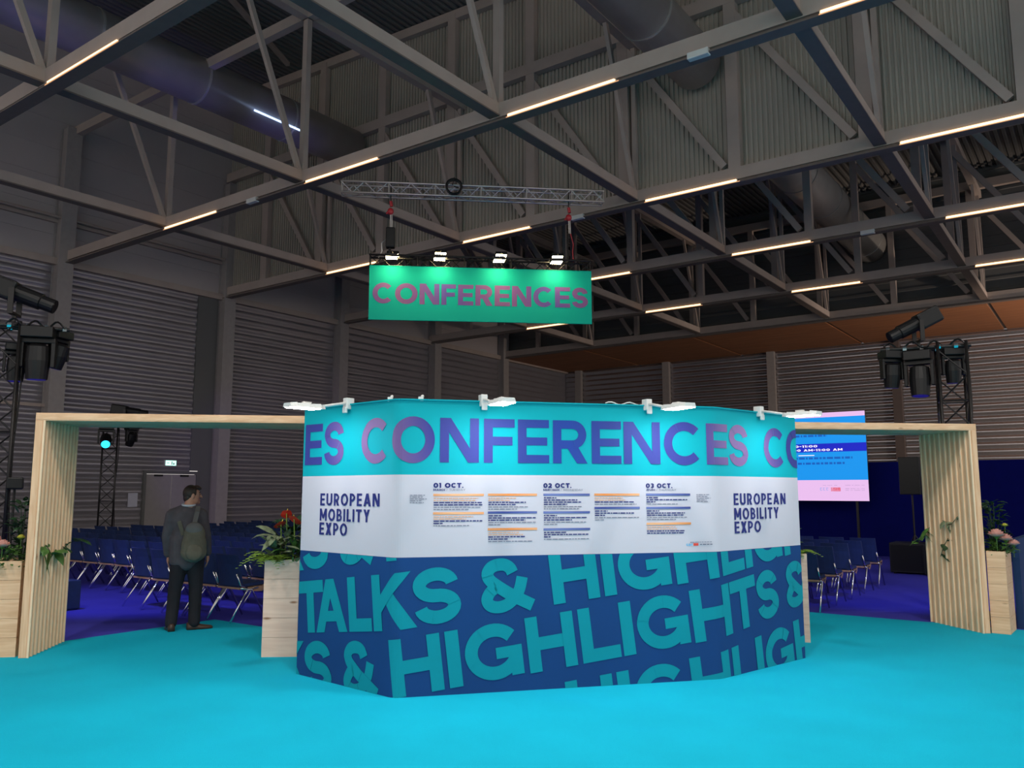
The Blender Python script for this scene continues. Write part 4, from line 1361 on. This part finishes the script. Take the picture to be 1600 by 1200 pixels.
box_truss('lighting_truss', 'dark lighting truss directly above the green banner', loc2(BL, brz, -.02, .18, 6.64), brz, BW + .02, .25, 'black_metal', None)
UL, UR = Vector((-3.72, 17.1, 0)), Vector((2.05, 17.72, 0))
urz = math.atan2((UR - UL).y, (UR - UL).x)
box_truss('suspension_truss', 'silver suspension truss hanging high above the banner', (UL.x, UL.y + .12, 8.24), urz, (UR - UL).length, .25, 'alu', None)
# wires up to the beams
for k, (x, y) in enumerate([(-2.66, 17.36), (1.27, 17.78)]):
    o = MB().tube([(x, y, 8.4), (x, y, 9.3)], .012, 6).build('steel_wire', M['black_metal'])
    tag(o, ['thin wire above the left hoist', 'thin wire above the right hoist'][k], 'wire')
def hoist(label, x, y, body):
    t = thing('chain_hoist', label, 'hoist', (x, y, 8.1), brz, 'chain hoists')
    MB().tube([(0, 0, .30), (0, 0, -.10)], .012, 6).build('sling', M['black_metal'], t)
    mb = MB().tube([(0, 0, -.10), (.02, 0, -.22)], .035, 8).ball((0, 0, -.33), .07, .06, .08).tube([(-.05, 0, -.33), (-.09, 0, -.39)], .02, 6)
    mb.build('hook', M['red'], t)
    MB().tube([(0, 0, -.38), (.01, 0, -.70)], .014, 6).tube([(.03, 0, -.38), (.04, 0, -.70)], .010, 6).build('chain', M['alu'], t)
    if body:
        MB().box(-.09, -.09, -1.16, .11, .09, -.70).build('hoist_body', M['black'], t, bevel=.03)
        MB().tube([(0, 0, -1.16), (0, 0, -1.36)], .03, 8).build('lower_sling', M['black'], t)
        MB().tube([(-.08, 0, -.95), (-.18, 0, -1.05), (-.17, .02, -1.22), (-.24, 0, -1.38)], .012, 6).build('loose_chain', M['alu'], t)
    else:
        MB().tube([(0, 0, -.70), (-.03, 0, -1.0), (-.02, 0, -1.36)], .014, 6).build('lower_sling', M['black'], t)
        MB().tube([(.04, 0, -.70), (.10, 0, -.95), (.08, 0, -1.1), (.10, 0, -1.36)], .011, 6).build('loose_chain', M['red'], t)
    return t
hoist('chain hoist with black body at the left end of the banner', -2.66, 17.38, True)
hoist('chain hoist with red hook at the right end of the banner', 1.27, 17.80, False)
t = MB()
for k in range(5):
    rn = random.Random(k)
    r, c = .15 + .012 * (k % 3), Vector((0, -.01 * k, rn.uniform(-.015, .015)))
    t.tube([c + Vector((r * math.cos(2 * PI * i / 20), rn.uniform(-.01, .01), r * math.sin(2 * PI * i / 20))) for i in range(20)], .018, 6, closed=True)
t.tube([(-.03, -.06, .03), (0, -.05, .20)], .012, 6).tube([(.10, -.05, -.02), (0, -.05, .0)], .012, 6)
o = t.build('cable_coil', M['black'], loc=(-1.26, 17.14, 8.23), rz=urz)
tag(o, 'coil of black cable hung on the middle of the upper truss', 'cable coil')
# floodlights: a front row over the banner face and a rear row behind it
def flood(label, x, y, z, face, p):
    t = thing('floodlight', label, 'floodlight', loc2(BL, brz, x, y, z), brz, 'floodlights on the banner truss')
    mt = Matrix.Rotation(p, 3, 'X')
    e = [mt @ Vector(v) for v in ((1, 0, 0), (0, 1, 0), (0, 0, 1))]
    MB().obox((0, 0, 0), *e, .26, .07, .28).build('lamp_house', M['black'], t, bevel=.01)
    MB().obox(e[1] * -.037, *e, .23, .004, .25).build('lens', M['flood'], t)
    mb = MB().tube([(-.125, 0, 0), (-.125, face * .10, .0), (.125, face * .10, 0), (.125, 0, 0)], .009, 6)
    mb.tube([(0, face * .10, 0), (0, face * .22, .02)], .012, 6)
    mb.build('bracket', M['black_metal'], t)
    return t
dn = ['leftmost', 'second from the left', 'third from the left', 'rightmost']
for k, x in enumerate((.48, 1.52, 2.86, 4.12)):
    flood('glowing floodlight in the lower row above the banner, %s' % dn[k], x - (.0, .03, .10, .12)[k], -.36, 6.62, 1, R(92))
    flood('glowing floodlight in the upper row above the banner, %s' % dn[k], x, .30, 6.90 if k else 6.84, -1, R(80))

# ================================================================== CHAIRS
def chair_proto():
    t = thing('stacking_chair', 'x', 'chair', (0, 0, 0), BROT)
    # backrest: curved padded panel
    mb = MB()
    n, hw, th = 6, .225, .045
    fr, bk = [], []
    for i in range(n + 1):
        u = i / n * 2 - 1
        for z, yy in ((.46, -.185), (.60, -.205), (.74, -.235), (.865, -.275)):
            w = hw * (1 - .06 * ((z - .46) / .4))
            y = yy + .05 * u * u
            fr.append((u * w, y + th / 2, z))
            bk.append((u * w, y - th / 2, z))
    def g(i, j): return i * 4 + j
    o0 = len(mb.v); mb.v += fr; o1 = len(mb.v); mb.v += bk
    for i in range(n):
        for j in range(3):
            mb.f.append((o0 + g(i, j), o0 + g(i, j + 1), o0 + g(i + 1, j + 1), o0 + g(i + 1, j)))
            mb.f.append((o1 + g(i, j), o1 + g(i + 1, j), o1 + g(i + 1, j + 1), o1 + g(i, j + 1)))
        mb.f.append((o0 + g(i, 0), o0 + g(i + 1, 0), o1 + g(i + 1, 0), o1 + g(i, 0)))
        mb.f.append((o0 + g(i, 3), o1 + g(i, 3), o1 + g(i + 1, 3), o0 + g(i + 1, 3)))
    for j in range(3):
        mb.f.append((o0 + g(0, j), o1 + g(0, j), o1 + g(0, j + 1), o0 + g(0, j + 1)))
        mb.f.append((o0 + g(n, j), o0 + g(n, j + 1), o1 + g(n, j + 1), o1 + g(n, j)))
    mb.build('backrest', M['navy_fabric'], t, smooth=False)
    MB().hexa([(-.215, -.17, .44), (.215, -.17, .44), (.225, .23, .455), (-.225, .23, .455), (-.205, -.165, .475), (.205, -.165, .475), (.215, .22, .495), (-.215, .22, .495)]).build('seat', M['navy_fabric'], t)
    mb = MB()
    pr = [(-.18, .415, .43), (.06, .375, .43), (.20, .365, .435), (.25, .415, .455)]
    for (y0, z0, t0), (y1, z1, t1) in zip(pr, pr[1:]):
        mb.hexa([(-.222, y0, z0), (.222, y0, z0), (.228, y1, z1), (-.228, y1, z1), (-.225, y0, t0 + .01), (.225, y0, t0 + .01), (.23, y1, t1), (-.23, y1, t1)])
    mb.build('seat_shell', M['ply'], t)
    for s in (-1, 1):
        MB().tube([(s * .235, .12, .42), (s * .235, -.05, .40), (s * .25, -.31, .012)], .0125, 7).build('leg', M['chrome'], t, smooth=True)
        MB().tube([(s * .235, -.16, .43), (s * .235, .02, .40), (s * .25, .25, .012)], .0125, 7).build('leg', M['chrome'], t, smooth=True)
        MB().tube([(s * .232, -.05, .43), (s * .232, -.16, .47), (s * .222, -.215, .62)], .011, 7).build('back_strut', M['chrome'], t, smooth=True)
    return t
chair = chair_proto()
used = False
rows_named = ['rearmost', 'second', 'third', 'fourth', 'fifth', 'sixth', 'seventh', 'eighth', 'ninth', 'tenth', 'eleventh']
rn = random.Random(77)
for k in range(11):
    b = 7.02 + .90 * k
    left, right = [], []
    a = 3.72
    while a < 20.0:
        ok = True
        if k == 0 and not (9.2 < a < 12.1): ok = False
        if b < 12.4 and a < 8.0: ok = False
        u, v = px(W(a, b, .6))
        if ok and 98 < u < 520: left.append(a)
        elif ok and 1215 < u < 1420: right.append(a)
        a += .535
    for side, lst in (('left', sorted(left, reverse=True)), ('right', sorted(right))):
        for j, a in enumerate(lst):
            o = chair if not used else copy_tree(chair)
            used = True
            o.location = W(a, b + rn.uniform(-.02, .02), 0)
            o.rotation_euler = (0, 0, BROT + rn.uniform(-.05, .05))
            if side == 'left':
                o['label'] = 'navy chair, %s row from the rear, %s from the left portal post' % (rows_named[k], ORD[j])
            else:
                o['label'] = 'navy chair right of the stand, %s row from the rear, %s from the aisle' % (rows_named[k], ORD[j])
            o['category'] = 'chair'
            o['group'] = 'navy chairs in rows %s of the stand' % side

# ================================================================== THE VISITOR
def capsule(mb, p, q, r0, r1, n=12):
    p, q = Vector(p), Vector(q)
    mb.tube([p, q], [r0, r1], n)
    mb.ball(p, r0, nu=n, nv=8)
    mb.ball(q, r1, nu=n, nv=8)
def chain(mb, pts):
    for (p, r0), (q, r1) in zip(pts, pts[1:]):
        capsule(mb, p, q, r0, r1)
def fuse(o, vox, smooth=6):
    m = o.modifiers.new('fuse', 'REMESH')
    m.mode = 'VOXEL'
    m.voxel_size = vox
    m.use_smooth_shade = True
    s = o.modifiers.new('relax', 'SMOOTH')
    s.iterations = smooth
    s.factor = .5
PP = Vector((-4.03, 10.44, 0))
man = thing('person', 'man in dark jacket and trousers standing with his back turned, looking right, backpack on', 'person', PP, R(21))
body = MB()
HT = Matrix.Rotation(R(-72), 3, 'Z')           # head turned to the right
hc = Vector((.005, .03, 1.645))
body.ball(hc, .078, .096, .118, 20, 16, HT)
body.ball(hc + HT @ Vector((0, .03, -.055)), .062, .072, .068, 14, 10)
body.ball(hc + HT @ Vector((0, .075, -.088)), .030, .030, .026)
chain(body, [(hc + HT @ Vector((0, .092, .02)), .011), (hc + HT @ Vector((0, .118, -.022)), .016)])
for s in (-1, 1):
    body.ball(hc + HT @ Vector((s * .080, -.012, -.008)), .012, .022, .034, 10, 8, HT)
chain(body, [((-.015, 0, 1.57), .058), ((-.03, -.01, 1.46), .066)])
chain(body, [((-.04, 0, 1.34), .12), ((-.04, 0, 1.22), .135), ((-.02, 0, 1.02), .13), ((-.01, 0, .92), .13)])
chain(body, [((-.20, 0, 1.41), .06), ((-.25, .03, 1.14), .046), ((-.235, .10, .90), .030)])
chain(body, [((.12, .02, 1.41), .06), ((.19, .03, 1.13), .046), ((.222, .10, .905), .030)])
chain(body, [((-.09, 0, .90), .09), ((-.135, .03, .50), .062), ((-.165, .0, .09), .040), ((-.165, .005, .035), .026), ((-.165, .09, .030), .024)])
chain(body, [((.085, 0, .90), .09), ((.10, .035, .50), .062), ((.10, .0, .09), .040), ((.105, .0, .035), .026), ((.19, .015, .030), .024)])
def hand(cx, cy, cz, s):
    """relaxed hand: palm, four bent fingers, thumb to the front"""
    body.ball((cx, cy + .01, cz - .045), .022, .042, .055, 12, 10)
    for i, (dy, ln) in enumerate(((.034, .070), (.012, .080), (-.010, .074), (-.030, .058))):
        p0 = Vector((cx, cy + .01 + dy, cz - .085))
        p1 = p0 + Vector((-.006 * s, .004, -ln * .5))
        p2 = p1 + Vector((-.018 * s, .004, -ln * .42))
        chain(body, [(p0, .0095), (p1, .009), (p2, .0075)])
    chain(body, [((cx, cy + .045, cz - .03), .012), ((cx - .012 * s, cy + .066, cz - .065), .010), ((cx - .018 * s, cy + .068, cz - .095), .008)])
hand(.225, .105, .90, 1)
hand(-.235, .105, .895, -1)
bo = body.build('body', M['skin'], man)
fuse(bo, .007, 3)
for s in (-1, 1):
    MB().ball(hc + HT @ Vector((s * .032, .085, .012)), .011, .009, .008, 8, 6, HT).build('eye', M['eye'], man)
    MB().tube([hc + HT @ Vector((s * .016, .094, .036)), hc + HT @ Vector((s * .036, .090, .041)), hc + HT @ Vector((s * .052, .074, .034))], .0055, 6).build('eyebrow', M['hair'], man)
MB().tube([hc + HT @ Vector((-.022, .094, -.058)), hc + HT @ Vector((0, .101, -.056)), hc + HT @ Vector((.022, .094, -.058))], .0055, 6).build('mouth', M['lip'], man)
hr = MB()
hr.ball(hc + HT @ Vector((0, -.016, .028)), .086, .098, .104, 20, 14, HT)
hr.ball(hc + HT @ Vector((0, .050, .098)), .060, .050, .030, 12, 8, HT)
hr.ball(hc + HT @ Vector((.02, .078, .085)), .040, .030, .026, 12, 8, HT)
hr.ball(hc + HT @ Vector((0, -.062, -.030)), .066, .042, .062, 12, 8, HT)
for s in (-1, 1):
    hr.ball(hc + HT @ Vector((s * .070, .004, .040)), .016, .040, .050, 10, 8, HT)
ho = hr.build('hair', M['hair'], man)
# keep the face free: cut the cap of hair in front of the brow
bm = bmesh.new(); bm.from_mesh(ho.data)
fr = HT @ Vector((0, 1, 0))
for v in bm.verts:
    d = (v.co - hc).dot(fr)
    z = v.co.z - hc.z
    if d > .03 and z < .062:
        v.co -= fr * (d - .03)
bm.to_mesh(ho.data); bm.free()
fuse(ho, .007, 2)
jk = MB()
jk.ball((-.045, .0, 1.34), .205, .135, .17, 18, 12)
chain(jk, [((-.045, 0, 1.40), .125), ((-.05, -.005, 1.20), .150), ((-.035, -.005, 1.02), .150), ((-.02, 0, .93), .150), ((-.02, 0, .86), .148)])
for s in (-1, 1):
    chain(jk, [((-.045 + s * .06, 0, 1.46), .065), ((-.045 + s * .165, .01, 1.405), .078)])
    chain(jk, [((-.04 + s * .075, 0, 1.10), .12), ((-.025 + s * .085, 0, .86), .118)])
chain(jk, [((-.03, -.01, 1.41), .098), ((-.03, -.008, 1.445), .080)])
chain(jk, [((-.215, .0, 1.40), .080), ((-.262, .03, 1.14), .064), ((-.245, .095, .925), .050)])
chain(jk, [((.125, .02, 1.40), .080), ((.195, .03, 1.13), .064), ((.222, .095, .93), .050)])
jo = jk.build('jacket', M['jacket'], man)
fuse(jo, .010, 4)
cl = MB().tube([(-.03 + .072 * math.cos(2 * PI * i / 16), .0 + .072 * math.sin(2 * PI * i / 16), 1.527 + .010 * math.sin(2 * PI * i / 16)) for i in range(16)], .014, 6, closed=True)
cl.build('shirt_collar', M['shirt'], man, smooth=True)
tr = MB()
chain(tr, [((-.06, 0, .92), .125), ((.05, 0, .92), .125)])
chain(tr, [((-.095, 0, .88), .112), ((-.140, .03, .50), .082), ((-.165, .0, .09), .070)])
chain(tr, [((.080, 0, .88), .112), ((.100, .03, .50), .082), ((.10, .0, .09), .070)])
to = tr.build('trousers', M['trousers'], man)
fuse(to, .010, 4)
def shoe(x, y, an):
    mt = Matrix.Rotation(an, 3, 'Z')
    mb = MB()
    prof = [(-.10, .036, .085), (-.06, .044, .095), (.0, .043, .085), (.07, .050, .058), (.14, .050, .045), (.19, .036, .036), (.21, .012, .022)]
    rows = []
    for yy, w, h in prof:
        rows.append([mt @ Vector((-w, yy, .003)), mt @ Vector((w, yy, .003)), mt @ Vector((w * .96, yy, h * .55)), mt @ Vector((w * .5, yy, h)), mt @ Vector((-w * .5, yy, h)), mt @ Vector((-w * .96, yy, h * .55))])
    i0 = len(mb.v)
    for r in rows:
        mb.v += [(x + p.x, y + p.y, p.z) for p in r]
    for k in range(len(rows) - 1):
        for j in range(6):
            a, b = i0 + k * 6 + j, i0 + k * 6 + (j + 1) % 6
            mb.f.append((a, b, b + 6, a + 6))
    mb.f.append(tuple(i0 + j for j in reversed(range(6))))
    mb.f.append(tuple(i0 + (len(rows) - 1) * 6 + j for j in range(6)))
    return mb.build('shoe', M['shoe'], man, smooth=True)
shoe(-.168, .01, R(10))
shoe(.115, .01, R(-80))
# backpack
bp = thing('backpack', 'olive grey canvas backpack on the back of the man in the dark jacket', 'backpack', PP + Vector((0, 0, 0)), R(21))
bk = MB()
bk.ball((.055, -.215, 1.03), .150, .085, .20, 18, 14)
bk.ball((.055, -.20, 1.16), .128, .075, .15, 18, 14)
bk.ball((.055, -.215, .955), .155, .085, .12, 18, 14)
fuse(bk.build('bag_body', M['bag'], bp), .010, 4)
pk = MB().ball((.060, -.275, .96), .105, .045, .11, 16, 12)
fuse(pk.build('front_pocket', M['bag'], bp), .010, 3)
fl = MB().ball((.050, -.22, 1.235), .105, .06, .085, 16, 12)
fuse(fl.build('top_flap', M['bag_grey'], bp), .010, 3)
MB().bar((.045, -.205, 1.28), (.075, -.13, 1.44), .055, .014, (0, 1, 0)).bar((.075, -.13, 1.44), (.085, -.02, 1.505), .055, .014).build('shoulder_strap', M['bag_grey'], bp)
MB().bar((-.075, -.16, 1.16), (-.13, -.145, 1.33), .045, .014, (0, 1, 0)).build('shoulder_strap', M['bag'], bp)

# ================================================================== COLOUR WASHES (floor washes from tower heads, the others added without fixtures)
def spot(name, P, target, col, power, angle, blend=.6, size=.08):
    l = bpy.data.lights.new(name, 'SPOT')
    l.color = col
    l.energy = power
    l.spot_size = angle
    l.spot_blend = blend
    l.shadow_soft_size = size
    o = bpy.data.objects.new(name, l)
    COL.objects.link(o)
    o.location = P
    o.rotation_euler = (Vector(target) - Vector(P)).to_track_quat('-Z', 'Y').to_euler()
    return o
for b in (8.5, 12.0, 15.5):
    spot('blue_wash', W(18.6, b, 10.0), W(19.9, b, 12.6), (.20, .17, 1.0), 55, R(70), .9)  # added spots beside the duct, without fixtures, to turn its underside blue
spot('violet_wash', loc2(BT, R(26), .8, .6, 2.2), W(27.1, 20.6, 2.4), (.35, .22, 1.0), 200, R(50))
spot('blue_floor_wash', loc2(LT, rzL, .45, .3, 3.3), W(12.5, 7.6, 0), (.22, .22, 1.0), 260, R(75))
spot('blue_floor_wash', loc2(RT, rzR, -.42, .1, 3.1), W(3.2, 15.0, 0), (.22, .25, 1.0), 200, R(85))
spot('warm_wall_wash', W(-5.0, 35.0, 4.2), W(5.0, 43.0, 7.4), (1.0, .80, .64), 3000, R(110))  # unseen spot added to warm the soffit and the back wall
o = MB().tube([W(19.42, 14.0, 12.70), W(19.42, 15.7, 12.70)], .03, 8).build('duct_glow_strip', M['duct_strip_glow'])  # bluish glowing strip set along the near side of the duct
tag(o, 'short bluish white glowing strip along the left duct', 'light tube')
